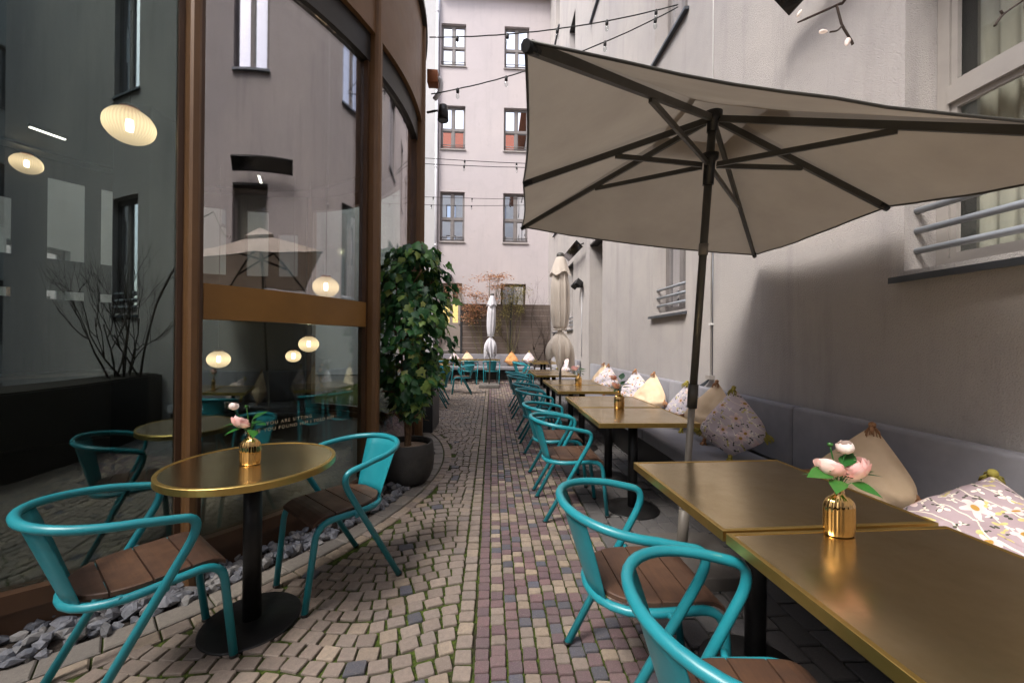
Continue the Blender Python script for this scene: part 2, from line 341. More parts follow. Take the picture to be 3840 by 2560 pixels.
# ------------------------------------------------------------------ geometry helpers
class MB:
    def __init__(s): s.v = []; s.f = []; s.m = []; s.sm = []
    def add(s, vs, fs, mi=0, smooth=False):
        b = len(s.v); s.v += [tuple(v) for v in vs]
        s.f += [tuple(i+b for i in f) for f in fs]; s.m += [mi]*len(fs); s.sm += [smooth]*len(fs)
        return s
    def box(s, x0, x1, y0, y1, z0, z1, mi=0):
        vs = [(x, y, z) for z in (z0, z1) for y in (y0, y1) for x in (x0, x1)]
        return s.add(vs, [(0, 2, 3, 1), (4, 5, 7, 6), (0, 1, 5, 4), (2, 6, 7, 3), (0, 4, 6, 2), (1, 3, 7, 5)], mi)
    def bar(s, a, b, w, h, up=(0, 0, 1), mi=0):
        a = Vector(a); b = Vector(b); d = (b-a).normalized(); u = Vector(up)
        sd = d.cross(u)
        if sd.length < 1e-4: sd = d.cross(Vector((1, 0, 0)))
        sd.normalize(); u = sd.cross(d)
        vs = []
        for p in (a, b):
            for i, j in ((-1, -1), (1, -1), (1, 1), (-1, 1)): vs.append(p+sd*w/2*i+u*h/2*j)
        return s.add(vs, [(3, 2, 1, 0), (4, 5, 6, 7), (0, 1, 5, 4), (1, 2, 6, 5), (2, 3, 7, 6), (3, 0, 4, 7)], mi)
    def tube(s, pts, r, seg=8, closed=False, caps=True, mi=0, smooth=True):
        pts = [Vector(p) for p in pts]; n = len(pts)
        rr = r if hasattr(r, '__len__') else [r]*n
        tang = []
        for i in range(n):
            a = pts[(i-1) % n] if (i > 0 or closed) else pts[i]
            b = pts[(i+1) % n] if (i < n-1 or closed) else pts[i]
            t = (b-a); tang.append(t.normalized() if t.length > 1e-9 else Vector((0, 0, 1)))
        u = tang[0].orthogonal().normalized()
        vs = []
        for i in range(n):
            t = tang[i]; u = (u - t*u.dot(t))
            if u.length < 1e-6: u = t.orthogonal()
            u.normalize(); w = t.cross(u)
            for k in range(seg):
                a = 2*PI*k/seg
                vs.append(pts[i] + (u*math.cos(a)+w*math.sin(a))*rr[i])
        fs = []
        for i in range(n if closed else n-1):
            j = (i+1) % n
            for k in range(seg):
                k2 = (k+1) % seg
                fs.append((i*seg+k, i*seg+k2, j*seg+k2, j*seg+k))
        s.add(vs, fs, mi, smooth)
        if caps and not closed:
            b = len(s.v)-n*seg
            s.f.append(tuple(b+k for k in reversed(range(seg)))); s.m.append(mi); s.sm.append(False)
            s.f.append(tuple(b+(n-1)*seg+k for k in range(seg))); s.m.append(mi); s.sm.append(False)
        return s
    def lathe(s, prof, seg=24, cx=0, cy=0, fn=None, mi=0, smooth=True, cap0=True, cap1=True, sx=1., sy=1.):
        vs = []
        for (r, z) in prof:
            for k in range(seg):
                a = 2*PI*k/seg; q = r*(fn(a, z) if fn else 1)
                vs.append((cx+math.cos(a)*q*sx, cy+math.sin(a)*q*sy, z))
        fs = []
        for i in range(len(prof)-1):
            for k in range(seg):
                k2 = (k+1) % seg; fs.append((i*seg+k, i*seg+k2, (i+1)*seg+k2, (i+1)*seg+k))
        b = len(s.v); s.add(vs, fs, mi, smooth)
        if cap0: s.f.append(tuple(b+k for k in reversed(range(seg)))); s.m.append(mi); s.sm.append(False)
        if cap1: s.f.append(tuple(b+(len(prof)-1)*seg+k for k in range(seg))); s.m.append(mi); s.sm.append(False)
        return s
    def mesh(s, name, mats):
        me = bpy.data.meshes.new(name); me.from_pydata(s.v, [], s.f)
        for k in (mats if isinstance(mats, (list, tuple)) else [mats]): me.materials.append(M[k])
        me.polygons.foreach_set('material_index', s.m); me.polygons.foreach_set('use_smooth', s.sm)
        me.update(); return me
    def build(s, name, mats, parent=None):
        return link(name, s.mesh(name, mats), parent)
def link(name, data, parent=None):
    o = bpy.data.objects.new(name, data); col.objects.link(o)
    if parent is not None: o.parent = parent
    return o
def tag(o, label=None, cat=None, group=None, kind=None):
    if label: o['label'] = label
    if cat: o['category'] = cat
    if group: o['group'] = group
    if kind: o['kind'] = kind
    return o
def thing(name, label, cat, loc=(0, 0, 0), rz=0, group=None):
    o = bpy.data.objects.new(name, None); col.objects.link(o); o.empty_display_size = .1
    o.location = loc; o.rotation_euler = (0, 0, rz)
    return tag(o, label, cat, group)
def dup(root, loc, rz, label=None, group=None):
    r = root.copy(); col.objects.link(r); r.location = loc; r.rotation_euler = (0, 0, rz)
    if label: r['label'] = label
    if group: r['group'] = group
    for ch in list(root.children):
        c = ch.copy(); col.objects.link(c); c.parent = r
        for g in list(ch.children):
            d = g.copy(); col.objects.link(d); d.parent = c
    return r
def bbox_mesh(name, mats, x0, x1, y0, y1, z0, z1, bev=.01, seg=2, smooth=True):
    bm = bmesh.new(); r = bmesh.ops.create_cube(bm, size=1)
    for v in bm.verts: v.co = Vector(((x0+x1)/2+v.co.x*(x1-x0), (y0+y1)/2+v.co.y*(y1-y0), (z0+z1)/2+v.co.z*(z1-z0)))
    if bev: bmesh.ops.bevel(bm, geom=bm.edges[:], offset=bev, segments=seg, profile=.5, affect='EDGES')
    me = bpy.data.meshes.new(name); bm.to_mesh(me); bm.free()
    me.materials.append(M[mats])
    if smooth:
        for p in me.polygons: p.use_smooth = True
        try: me.set_sharp_from_angle(angle=R_(50))
        except Exception: pass
    return me
def fillet(pts, rad, n=6):
    pts = [Vector(p) for p in pts]; out_ = [pts[0]]
    for i in range(1, len(pts)-1):
        p = pts[i]; a = pts[i-1]-p; b = pts[i+1]-p
        r = rad[i] if hasattr(rad, '__len__') else rad
        ra = min(r, a.length*.49); rb = min(r, b.length*.49)
        A = p+a.normalized()*ra; B = p+b.normalized()*rb
        for k in range(n+1):
            t = k/n; out_.append(A*(1-t)**2 + p*2*t*(1-t) + B*t*t)
    out_.append(pts[-1]); return out_
def catmull(pts, n=6):
    P = [Vector(p) for p in pts]; P = [P[0]*2-P[1]] + P + [P[-1]*2-P[-2]]
    o = []
    for i in range(1, len(P)-2):
        for k in range(n):
            t = k/n; a, b, c, d = P[i-1], P[i], P[i+1], P[i+2]
            o.append(.5*((2*b)+(c-a)*t+(2*a-5*b+4*c-d)*t*t+(3*b-a-3*c+d)*t**3))
    o.append(P[-2]); return o

WX = 2.20                       # right wall plane
CX, CY = -3.82, 4.17            # centre of the round pavilion
RG = 2.93                       # its glass radius
def pol(r, deg, z=0.0): return Vector((CX+r*math.cos(R_(deg)), CY+r*math.sin(R_(deg)), z))

# ================================================================== GROUND
g = MB().box(-60, 60, -60, 60, -.3, -.045).build('ground', 'ground_far'); tag(g, kind='structure')
bed = MB().add([(-9, -13, -.030), (2.25, -13, -.030), (2.25, 15.3, -.030), (-9, 15.3, -.030)], [(0, 1, 2, 3)]).build('paving_bed', 'ground_far'); tag(bed, kind='structure')

def sett_geo(w, d, seed, h=.03, top=.003, irr=.10):
    """irregular sett: bevelled top, 38 triangles"""
    rr = random.Random(seed); vs = []
    cw, cd = w/2, d/2; k = min(w, d)*.07
    base = [(-cw+k, -cd), (cw-k, -cd), (cw, -cd+k), (cw, cd-k), (cw-k, cd), (-cw+k, cd), (-cw, cd-k), (-cw, -cd+k)]
    base = [(x*(1+rr.uniform(-irr, irr*.3)), y*(1+rr.uniform(-irr, irr*.3))) for x, y in base]
    tx, ty = rr.uniform(-.03, .03), rr.uniform(-.03, .03)
    for sc, z in ((.93, top), (1.0, top-.004), (1.0, -h)):
        for x, y in base: vs.append((x*sc, y*sc, z + (x*tx+y*ty if z > -h else 0)))
    fs = [tuple(range(8))]
    for a in (0, 8):
        for k in range(8): fs.append((a+k, a+8+k, a+8+(k+1) % 8, a+(k+1) % 8))
    return vs, fs
class Paving:
    def __init__(s, name, kinds, piece):
        s.name, s.kinds, s.piece, s.items = name, kinds, piece, []
    def put(s, x, y, w, d, kind, rot=0., z=0.): s.items.append((x, y, w, d, kind, rot, z))
    def finish(s, parent, irr=.10):
        vis = []
        for i, it in enumerate(s.items):
            p = proj((it[0], it[1], 0))
            if p and -30 < p[0] < 3870 and -30 < p[1] < 2600: vis.append((it[0]**2+it[1]**2, i))
        vis.sort(); top = set(i for _, i in vis[:290])
        meshes = {}
        for k in set(it[4] for it in s.items):
            ws = [it for it in s.items if it[4] == k]
            aw = sum(i[2] for i in ws)/len(ws); ad = sum(i[3] for i in ws)/len(ws)
            for v in range(6):
                vs, fs = sett_geo(aw, ad, v*13+k, irr=irr)
                mb = MB().add(vs, fs); meshes[(k, v)] = (mb.mesh(s.piece, s.kinds[k]), aw, ad)
        big = MB()
        for i, (x, y, w, d, k, rot, z) in enumerate(s.items):
            if i in top:
                me, aw, ad = meshes[(k, i % 6)]
                o = link(s.piece, me, parent); o.location = (x, y, z); o.scale = (w/aw, d/ad, 1); o.rotation_euler = (0, 0, rot + (PI if i % 2 else 0))
            else:
                vs, fs = sett_geo(w, d, i, irr=irr); c_, s_ = math.cos(rot), math.sin(rot)
                big.add([(x+a*c_-b*s_, y+a*s_+b*c_, q+z) for a, b, q in vs], fs, k)
        o = big.build(s.piece+'_field', s.kinds, parent); o['kind'] = 'stuff'
# --- mixed setts running along the alley
pv = MB().box(-.065, .74, -2.8, 13.6, -.044, -.0075).build('sett_path', 'joint_moss'); tag(pv, kind='structure')
P = Paving('sett_path', ['sett_purple', 'sett_tan', 'sett_blue', 'sett_beige'], 'sett')
x = -.062; ci = 0
while x < .70:
    wcol = .066 if ci == 0 else rnd.uniform(.064, .072)
    y = -2.6 + rnd.uniform(0, .06)
    while y < 13.5:
        d = rnd.uniform(.052, .07)
        if ci == 0: k = 0
        else:
            q = rnd.random(); k = 0 if q < .46 else (1 if q < .70 else (3 if q < .86 else 2))
        P.put(x+wcol/2+rnd.uniform(-.002, .002), y+d/2, wcol-.006, d-.006, k, rnd.uniform(-.03, .03), rnd.uniform(-.003, .002))
        y += d
    x += wcol; ci += 1
XMIX = x
P.finish(pv)
# --- beige setts in wavy courses between the path and the pavilion
cp = MB().add([(-4.2, -2.8, -.009), (-.066, -2.8, -.009), (-.066, 13.6, -.009), (-4.2, 13.6, -.009)], [(0, 1, 2, 3)]).build('cobble_paving', 'joint_moss'); tag(cp, kind='structure')
P = Paving('cobble_paving', ['sett_beige', 'sett_tan', 'sett_blue'], 'sett')
y = -2.6
while y < 13.5:
    d = rnd.uniform(.072, .086); P.put(-.107, y+d/2, .072, d-.011, 0 if rnd.random() < .8 else 1, rnd.uniform(-.04, .04), rnd.uniform(-.003, .002)); y += d
yr = -2.6; row = 0
while yr < 13.6:
    dp = rnd.uniform(.070, .080)
    x = -.147 - rnd.uniform(0, .004)
    while True:
        w = rnd.uniform(.068, .098)
        xc = x-w/2
        def yy(q): return yr + .045*math.sin(q*3.1+yr*.55) + .030*math.sin(q*7.3+1.3*yr) + .16*(-q)*max(0, 1-yr/5)*.0
        yc = yy(xc) + rnd.uniform(-.006, .006); slope = math.atan((yy(xc+.03)-yy(xc-.03))/.06)
        rr = math.hypot(xc-CX, yc-CY)
        lim = -3.6 if yr < 3 else (-2.0 if yr < 4.5 else -.26*yr-.6)
        if xc < lim: break
        if rr > 3.395 and yc < 13.5:
            k = 0 if rnd.random() < .86 else (1 if rnd.random() < .7 else 2)
            P.put(xc, yc, w-.007, dp-.007, k, slope+rnd.uniform(-.06, .06), rnd.uniform(-.004, .002))
        x -= w
        if x < -6: break
    yr += dp; row += 1
P.finish(cp, .10)
# --- grey pavers under the tables and the bench
dp_ = MB().box(XMIX+.004, 2.19, -2.8, 13.6, -.044, -.016).build('paver_floor', 'joint_moss'); tag(dp_, kind='structure')
P = Paving('paver_floor', ['paver_dark'], 'paver')
x = XMIX+.006; i = 0
while x < 2.1:
    w = .118; y = -2.6 + (i % 2)*.09
    while y < 13.4:
        P.put(x+w/2, y+.09, w-.007, .173, 0, rnd.uniform(-.008, .008), rnd.uniform(-.003, .002)); y += .18
    x += w; i += 1
P.finish(dp_, .02)
# --- border round the pavilion: slabs and one course of pale setts
bo = MB()
a0, a1 = -88, 40
n = 90
for r0, r1 in ((3.16, 3.40),):
    vs = []
    for k in range(n+1):
        a = a0+(a1-a0)*k/n
        vs += [pol(r0, a, -.014), pol(r1, a, -.014)]
    bo.add(vs, [(2*k, 2*k+1, 2*k+3, 2*k+2) for k in range(n)])
bo = bo.build('stone_border', 'joint_moss'); tag(bo, kind='structure')
def arc_block(name, r0, r1, d0, d1, top, mat, parent, seed):
    rr = random.Random(seed); vs = []
    m_ = 3
    for ins, z in ((.006, top), (0, top-.006), (0, -.04)):
        for (r, s) in ((r0+ins, 1), (r1-ins, -1)):
            for k in range(m_+1):
                t = k/m_ if s == 1 else 1-k/m_
                e = ins/r*57.3
                vs.append(pol(r, d0+e+(d1-d0-2*e)*t, z+rr.uniform(-.0008, .0008)))
    q = 2*(m_+1); fs = [tuple(reversed(range(q)))]
    for a in (0, q):
        for k in range(q): fs.append((a+k, a+(k+1) % q, a+q+(k+1) % q, a+q+k))
    return MB().add(vs, fs).build(name, mat, parent)
a = a0; i = 0
while a < a1:
    L = rnd.uniform(.16, .22); e = L/3.22*57.3
    arc_block('slab', 3.165, 3.292, a+.06, a+e-.06, .004+rnd.uniform(-.002, .003), 'flagstone', bo, i); a += e; i += 1
a = a0
while a < a1:
    L = rnd.uniform(.085, .11); e = L/3.34*57.3
    arc_block('sett', 3.304, 3.384, a+.07, a+e-.07, .004+rnd.uniform(-.002, .003), 'sett_tan' if rnd.random() < .5 else 'sett_beige', bo, i); a += e; i += 1
# --- gravel between border and pavilion
gv = MB(); rg = random.Random(3)
vs = []
for k in range(61):
    a = -88+128*k/60; vs += [pol(2.86, a, .012), pol(3.164, a, -.004)]
gv.add(vs, [(2*k, 2*k+1, 2*k+3, 2*k+2) for k in range(60)], 1)
def rock(c, s, rr):
    bm = bmesh.new(); bmesh.ops.create_icosphere(bm, subdivisions=1, radius=1)
    sx, sy, sz = s*rr.uniform(.8, 1.3), s*rr.uniform(.6, 1.0), s*rr.uniform(.5, .85)
    q = Matrix.Rotation(rr.uniform(0, 6.3), 3, 'Z') @ Matrix.Rotation(rr.uniform(-.7, .7), 3, 'X')
    # cut facets by clamping along a few random planes
    pl = [(Vector((rr.gauss(0, 1), rr.gauss(0, 1), rr.gauss(0, 1))).normalized(), rr.uniform(.5, .75)) for _ in range(6)]
    out_ = []
    for v in bm.verts:
        p = v.co.copy()*rr.uniform(.95, 1.25)
        for nrm, dd in pl:
            e = p.dot(nrm)-dd
            if e > 0: p -= nrm*e
        p = q @ Vector((p.x*sx, p.y*sy, p.z*sz)); out_.append(c+p)
    fs = [tuple(v.index for v in f.verts) for f in bm.faces]; bm.free(); return out_, fs
for k in range(950):
    a = rg.uniform(-80, 12); r = rg.uniform(2.90, 3.165); s = rg.uniform(.024, .050)
    lay = rg.random()
    c = pol(r, a, s*.25 + (.022 if lay > .6 else 0) + max(0, (3.0-r))*.12)
    vs, fs = rock(c, s, rg); gv.add(vs, fs, 0)
gvo = gv.build('gravel', ['gravel_stone', 'soil']); tag(gvo, 'grey angular gravel strip along the foot of the round glass building', 'gravel', kind='stuff')

# ================================================================== BUILDINGS
def wall_mesh(mb, A, eu, ev, nrm, u0, u1, v0, v1, ops, depth, mi=0):
    """wall A+u*eu+v*ev with openings ops=(u0,u1,v0,v1); reveals go along -nrm"""
    us = sorted(set([u0, u1]+[o[0] for o in ops]+[o[1] for o in ops])); vs_ = sorted(set([v0, v1]+[o[2] for o in ops]+[o[3] for o in ops]))
    us = [u for u in us if u0 <= u <= u1]; vs_ = [v for v in vs_ if v0 <= v <= v1]
    A, eu, ev, nrm = Vector(A), Vector(eu), Vector(ev), Vector(nrm)
    for i in range(len(us)-1):
        for j in range(len(vs_)-1):
            cu, cv = (us[i]+us[i+1])/2, (vs_[j]+vs_[j+1])/2
            if any(o[0] < cu < o[1] and o[2] < cv < o[3] for o in ops): continue
            mb.add([A+eu*us[i]+ev*vs_[j], A+eu*us[i+1]+ev*vs_[j], A+eu*us[i+1]+ev*vs_[j+1], A+eu*us[i]+ev*vs_[j+1]], [(0, 1, 2, 3)], mi)
    for o in ops:
        dd = o[4] if len(o) > 4 else depth
        c = [A+eu*o[0]+ev*o[2], A+eu*o[1]+ev*o[2], A+eu*o[1]+ev*o[3], A+eu*o[0]+ev*o[3]]
        c2 = [p-nrm*dd for p in c]
        mb.add(c+c2, [(0, 1, 5, 4), (1, 2, 6, 5), (2, 3, 7, 6), (3, 0, 4, 7)], mi)
class Fr:                              # local frame for windows: u along wall, v up, w outwards
    def __init__(s, A, eu, nrm): s.A, s.eu, s.n = Vector(A), Vector(eu), Vector(nrm)
    def box(s, mb, u0, u1, v0, v1, w0, w1, mi=0):
        vs = [s.A+s.eu*u+Vector((0, 0, v))+s.n*w for w in (w0, w1) for v in (v0, v1) for u in (u0, u1)]
        return mb.add(vs, [(0, 2, 3, 1), (4, 5, 7, 6), (0, 1, 5, 4), (2, 6, 7, 3), (0, 4, 6, 2), (1, 3, 7, 5)], mi)
def window(F, u0, u1, v0, v1, dep, parent, fmat, sill=None, sillmat='zinc', trans=None, mull=True, bars=0, barmat='zinc', bardia=.02, glassm='window_glass', railing=False, curtain=False):
    fw = .055
    mb = MB(); w0, w1 = -dep, -dep+.06
    F.box(mb, u0, u0+fw, v0, v1, w0, w1); F.box(mb, u1-fw, u1, v0, v1, w0, w1)
    F.box(mb, u0+fw, u1-fw, v0, v0+fw, w0, w1); F.box(mb, u0+fw, u1-fw, v1-fw, v1, w0, w1)
    um = (u0+u1)/2; tv = trans
    if tv: F.box(mb, u0+fw, u1-fw, tv-.045, tv+.045, w0, w1+.012)
    if mull:
        for a, b in (([v0+fw, tv-.045], [tv+.045, v1-fw]) if tv else ([v0+fw, v1-fw],)):
            F.box(mb, um-.05, um+.05, a, b, w0, w1+.005)
    win = mb.build('window', fmat, parent)
    cols = [(u0+fw, um-.05), (um+.05, u1-fw)] if mull else [(u0+fw, u1-fw)]
    rows = [(v0+fw, tv-.045), (tv+.045, v1-fw)] if tv else [(v0+fw, v1-fw)]
    for a, b in cols:
        for c_, d in rows:
            mb = MB(); F.box(mb, a+.001, b-.001, c_+.001, d-.001, w0+.012, w0+.024); mb.build('pane', glassm, win)
            # slim inner sash
            mb = MB()
            for q in ((a+.001, a+.028, c_+.001, d-.001), (b-.028, b-.001, c_+.001, d-.001), (a+.028, b-.028, c_+.001, c_+.028), (a+.028, b-.028, d-.028, d-.001)):
                F.box(mb, *q, w0+.026, w0+.05)
            mb.build('sash', fmat, win)
    if sill:
        mb = MB(); ov, pr = sill
        vs = [F.A+F.eu*u+Vector((0, 0, v))+F.n*w for (w, v) in ((w1, v0-.001), (pr, v0-.035), (pr, v0-.068), (w1, v0-.04)) for u in (u0-ov, u1+ov)]
        # clip ends inside the reveal
        mb.add(vs, [(0, 1, 3, 2), (2, 3, 5, 4), (4, 5, 7, 6), (6, 7, 1, 0), (0, 2, 4, 6), (1, 7, 5, 3)])
        mb.build('sill', sillmat, win)
    for k in range(bars):
        z = bars_z(v0, k) if not railing else v0+.09+.09*k
        mb = MB()
        mb.tube([F.A+F.eu*(u0-.005)+Vector((0, 0, z))+F.n*(-.07), F.A+F.eu*(u1+.005)+Vector((0, 0, z))+F.n*(-.07)], bardia, 10)
        mb.build('bar', barmat, win)
    if curtain:
        mb = MB(); n_ = 40
        vs = []
        for k in range(n_+1):
            u = u0+fw+(u1-u0-2*fw)*k/n_
            for v in (v0+.1, v1-.06): vs.append(F.A+F.eu*u+Vector((0, 0, v))+F.n*(-dep-.08+.02*math.sin(k*1.7)))
        mb.add(vs, [(2*k, 2*k+2, 2*k+3, 2*k+1) for k in range(n_)], 0, True); mb.build('curtain', 'curtain', win)
        mb = MB(); F.box(mb, u0-.2, u1+.2, v0-.2, v1+.2, -dep-.5, -dep-.45); mb.build('room_back', 'interior_dark', win)
    return win
def bars_z(v0, k): return v0+.105+.107*k

# --- long building on the right (rough render)
B = thing('apartment_building', 'long rough rendered building with barred windows behind the grey bench', 'building', (WX, 0, 0))
SZ, HZ, ST = 1.71, 3.53, 3.45
cols_y = [(1.03, 1.968), (4.315, 5.22), (10.47, 11.29), (-2.6, -1.7), (13.0, 13.85)]
ops = []
for s in range(4):
    for (a, b) in cols_y: ops.append((a, b, SZ+ST*s, HZ+ST*s))
    if s: ops.append((7.67, 8.70, SZ+ST*s, HZ+ST*s))
ops.append((7.67, 8.70, .0, 3.53, .42))
mb = MB(); wall_mesh(mb, (0, 0, 0), (0, 1, 0), (0, 0, 1), (-1, 0, 0), -9, 15.5, 0, 15.2, ops, .26)
mb.box(.5, 8, -9, 15.5, 0, 15.2)
mb.build('wall', 'wall_render', B)
F = Fr((0, 0, 0), (0, 1, 0), (-1, 0, 0))
for s in range(4):
    for ci, (a, b) in enumerate(cols_y + ([(7.67, 8.70)] if s else [])):
        near = (ci == 0 and s == 0)
        window(F, a+.002, b-.002, SZ+ST*s+.002, HZ+ST*s-.002, .24, B, 'frame_light' if near else 'frame_grey', (.035, .055), 'zinc',
               2.62+ST*s if near else None, False if near else True, bars=(3 if s == 0 else 0), barmat='bar_paint', bardia=.018,
               glassm='clear_glass' if near else 'window_glass', curtain=near)
for (a_, b_, c_, d_) in [(a, b, 0, HZ+ST*s_) for s_ in range(4) for (a, b) in cols_y[:3]+[(7.67, 8.70)]]:
    mb = MB(); F.box(mb, a_+.003, b_-.003, d_-.03, d_-.003, -.178, -.006); mb.build('lintel_box', 'black_frame', B)
mb = MB(); F.box(mb, 7.68, 8.69, .05, 3.52, -.41, -.37); dr = mb.build('door', 'frame_brown', B)
mb = MB(); F.box(mb, 7.76, 7.80, 1.0, 1.2, -.37, -.33); mb.build('handle', 'steel_light', dr)
rf = MB().box(-.55, 8, -9, 15.5, 15.2, 15.35).build('eave', 'copper', B)

# --- facade closing the courtyard
FY = 15.2
Bf = thing('courtyard_facade', 'pale pinkish plastered rear building with rows of casement windows', 'building', (0, FY, 0))
wins = []
for s, (za, zb_) in enumerate([(5.22, 7.14), (8.81, 10.49), (12.05, 13.68)]):
    for xa, xb in ((-2.055, -1.10), (.40, 1.375)):
        wins.append((xa, xb, za, zb_))
gw = (.33, 1.32, 2.30, 3.60)
door = (-2.05, -1.17, .98, 3.59)
mb = MB(); wall_mesh(mb, (0, 0, 0), (1, 0, 0), (0, 0, 1), (0, -1, 0), -2.12, WX+.3, 0, 14.93, wins+[gw+(.3,), door+(.22,)], .2)
mb.box(-2.12, 9, .35, 6, 0, 14.93)
mb.build('wall', 'facade_render', Bf)
Ff = Fr((0, 0, 0), (1, 0, 0), (0, -1, 0))
for (a, b, c_, d) in wins:
    window(Ff, a+.002, b-.002, c_+.002, d-.002, .17, Bf, 'frame_grey', (.03, .05), 'frame_light', c_+(d-c_)*.46, True, bars=2, barmat='frame_grey', bardia=.014, railing=True)
window(Ff, gw[0]+.002, gw[1]-.002, gw[2]+.002, gw[3]-.002, .28, Bf, 'frame_brown', None, 'zinc', None, False)
# raised door with lit panes
mb = MB(); Ff.box(mb, door[0]+.002, door[1]-.002, door[2], 2.06, -.20, -.14)
Ff.box(mb, door[0]+.002, door[0]+.10, 2.06, 3.585, -.20, -.14); Ff.box(mb, door[1]-.16, door[1]-.002, 2.06, 3.585, -.20, -.14)
Ff.box(mb, -1.66, -1.54, 2.06, 3.50, -.20, -.14); Ff.box(mb, door[0]+.1, door[1]-.16, 3.50, 3.585, -.20, -.14)
dr = mb.build('door', 'door_paint', Bf)
for a, b in ((door[0]+.10, -1.66), (-1.54, door[1]-.16)):
    mb = MB(); Ff.box(mb, a, b, 2.06, 2.96, -.19, -.175); mb.build('lit_pane', 'door_light', dr)
    mb = MB(); Ff.box(mb, a, b, 2.96, 3.50, -.19, -.175); mb.build('pane', 'window_glass', dr)
mb = MB(); Ff.box(mb, door[1]-.14, door[1]-.04, 2.0, 2.03, -.14, -.08); mb.build('handle', 'steel_light', dr)
mb = MB(); Ff.box(mb, -2.12, WX, 14.80, 14.93, .002, .30); mb.build('eave', 'copper', Bf)
mb = MB(); Ff.box(mb, -2.3, -1.0, 0, .97, .004, .5); mb.build('doorstep', 'concrete', Bf)
# wall lamp over the door
L = thing('wall_lamp', 'small square grey lamp above the lit door', 'lamp', (-1.66, FY, 3.80))
bb = bbox_mesh('housing', 'dark_box', -.09, .09, -.14, -.001, -.09, .10, .01); link('housing', bb, L)
MB().lathe([(.05, -.098), (.05, -.092)], 12, 0, -.07).build('bulb', 'lamp_glow', L)
# downpipe
D = MB(); D.tube([(-2.19, FY-.10, 0), (-2.19, FY-.10, 14.7)], .06, 12)
for z in (2, 5, 8, 11, 14): D.tube([(-2.19, FY-.10, z), (-2.19, FY-.10, z+.05)], .072, 12)
D = D.build('downpipe', 'pipe_white'); tag(D, 'white vertical downpipe at the edge of the rear facade', 'downpipe')
# adjoining building further left
Bl = thing('side_building', 'light grey plastered neighbouring block left of the downpipe', 'building', (0, 0, 0))
mb = MB(); mb.box(-8.2, -2.30, FY+.25, FY+8, 0, 15.5); mb.build('wall', 'side_render', Bl)
opsl = [(y0, y0+1.0, z0, z0+1.7) for y0 in (-6, -3.4, -.8, 1.8, 4.4, 7.0, 9.6, 12.2) for z0 in (1.3, 4.8, 8.2)]
Bw = thing('west_building', 'white plastered building standing beyond the round glass pavilion', 'building', (-8.2, 0, 0))
mb = MB(); wall_mesh(mb, (0, 0, 0), (0, 1, 0), (0, 0, 1), (1, 0, 0), -9, FY+.25, 0, 10.5, opsl, .18); mb.box(-5, -.4, -9, FY+.25, 0, 10.5)
mb.build('wall', 'white_paint', Bw)
Fl = Fr((0, 0, 0), (0, 1, 0), (1, 0, 0))
for o in opsl: window(Fl, o[0]+.002, o[1]-.002, o[2]+.002, o[3]-.002, .16, Bw, 'frame_grey', (.03, .05))
# building behind the camera (seen mirrored in the facade windows)
Bb = thing('tiled_roof_building', 'white building with an orange tiled roof mirrored in the rear windows', 'building', (0, -13, 0))
opsb = [(x0, x0+1.1, z0, z0+1.8) for x0 in (-8, -5.2, -2.4, .4, 3.2, 6) for z0 in (1.2, 4.6, 8.0, 11.4, 14.8, 18.2)]
mb = MB(); wall_mesh(mb, (0, 0, 0), (-1, 0, 0), (0, 0, 1), (0, 1, 0), -9, 9, 0, 22.2, [(-b, -a, c_, d) for a, b, c_, d in opsb], .2); mb.box(-9, 9, -8, -.3, 0, 22.2)
mb.build('wall', 'white_paint', Bb)
for a, b, c_, d in opsb: window(Fr((0, 0, 0), (-1, 0, 0), (0, 1, 0)), -b+.002, -a-.002, c_+.002, d-.002, .18, Bb, 'frame_grey', (.03, .05))
MB().add([(-9.4, .5, 22.2), (9.4, .5, 22.2), (9.4, -4, 27.0), (-9.4, -4, 27.0), (-9.4, -8.5, 22.2), (9.4, -8.5, 22.2)], [(0, 1, 2, 3), (3, 2, 5, 4), (0, 3, 4), (1, 5, 2), (0, 4, 5, 1)]).build('roof', 'roof_tile', Bb)

# ================================================================== ROUND GLASS PAVILION
PV = thing('glass_pavilion', 'round glazed pavilion with bronze mullions and curved bronze fascia', 'pavilion', (CX, CY, 0))
def lp(r, deg, z): return Vector((r*math.cos(R_(deg)), r*math.sin(R_(deg)), z))
def ring(mb, r0, r1, z0, z1, d0=0, d1=360, n=None, mi=0, smooth=True):
    n = n or max(4, int(abs(d1-d0)/2.5)); full = abs(d1-d0) >= 359.9
    prof = [(r0, z0), (r1, z0), (r1, z1), (r0, z1)]
    for q in range(4):
        (ra, za), (rb, zb_) = prof[q], prof[(q+1) % 4]
        vs = []
        for k in range(n+1):
            a = d0+(d1-d0)*k/n; vs += [lp(ra, a, za), lp(rb, a, zb_)]
        mb.add(vs, [(2*k, 2*k+2, 2*k+3, 2*k+1) for k in range(n)], mi, smooth)
    if not full:
        for a, fl in ((d0, 0), (d1, 1)):
            f = (0, 1, 2, 3) if fl == 0 else (3, 2, 1, 0)
            mb.add([lp(r, a, z) for r, z in prof], [f], mi)
    return mb
NM = 15; A0 = -42.2; ST_ = 24.0
HEADZ, FASZ, TOPZ = 3.68, 3.80, 4.95
ring(MB(), 2.83, 2.96, 0, .135).build('plinth', 'bronze_dark', PV)
ring(MB(), 2.98, 3.02, FASZ, TOPZ-.06).build('fascia', 'bronze', PV)
ring(MB(), 2.60, 3.07, TOPZ-.06, TOPZ).build('coping', 'black_frame', PV)
ring(MB(), 2.55, 2.979, FASZ, FASZ+.03).build('soffit', 'black_frame', PV)
MB().lathe([(2.62, TOPZ-.10), (2.62, TOPZ-.02)], 64).build('roof', 'dark_box', PV)
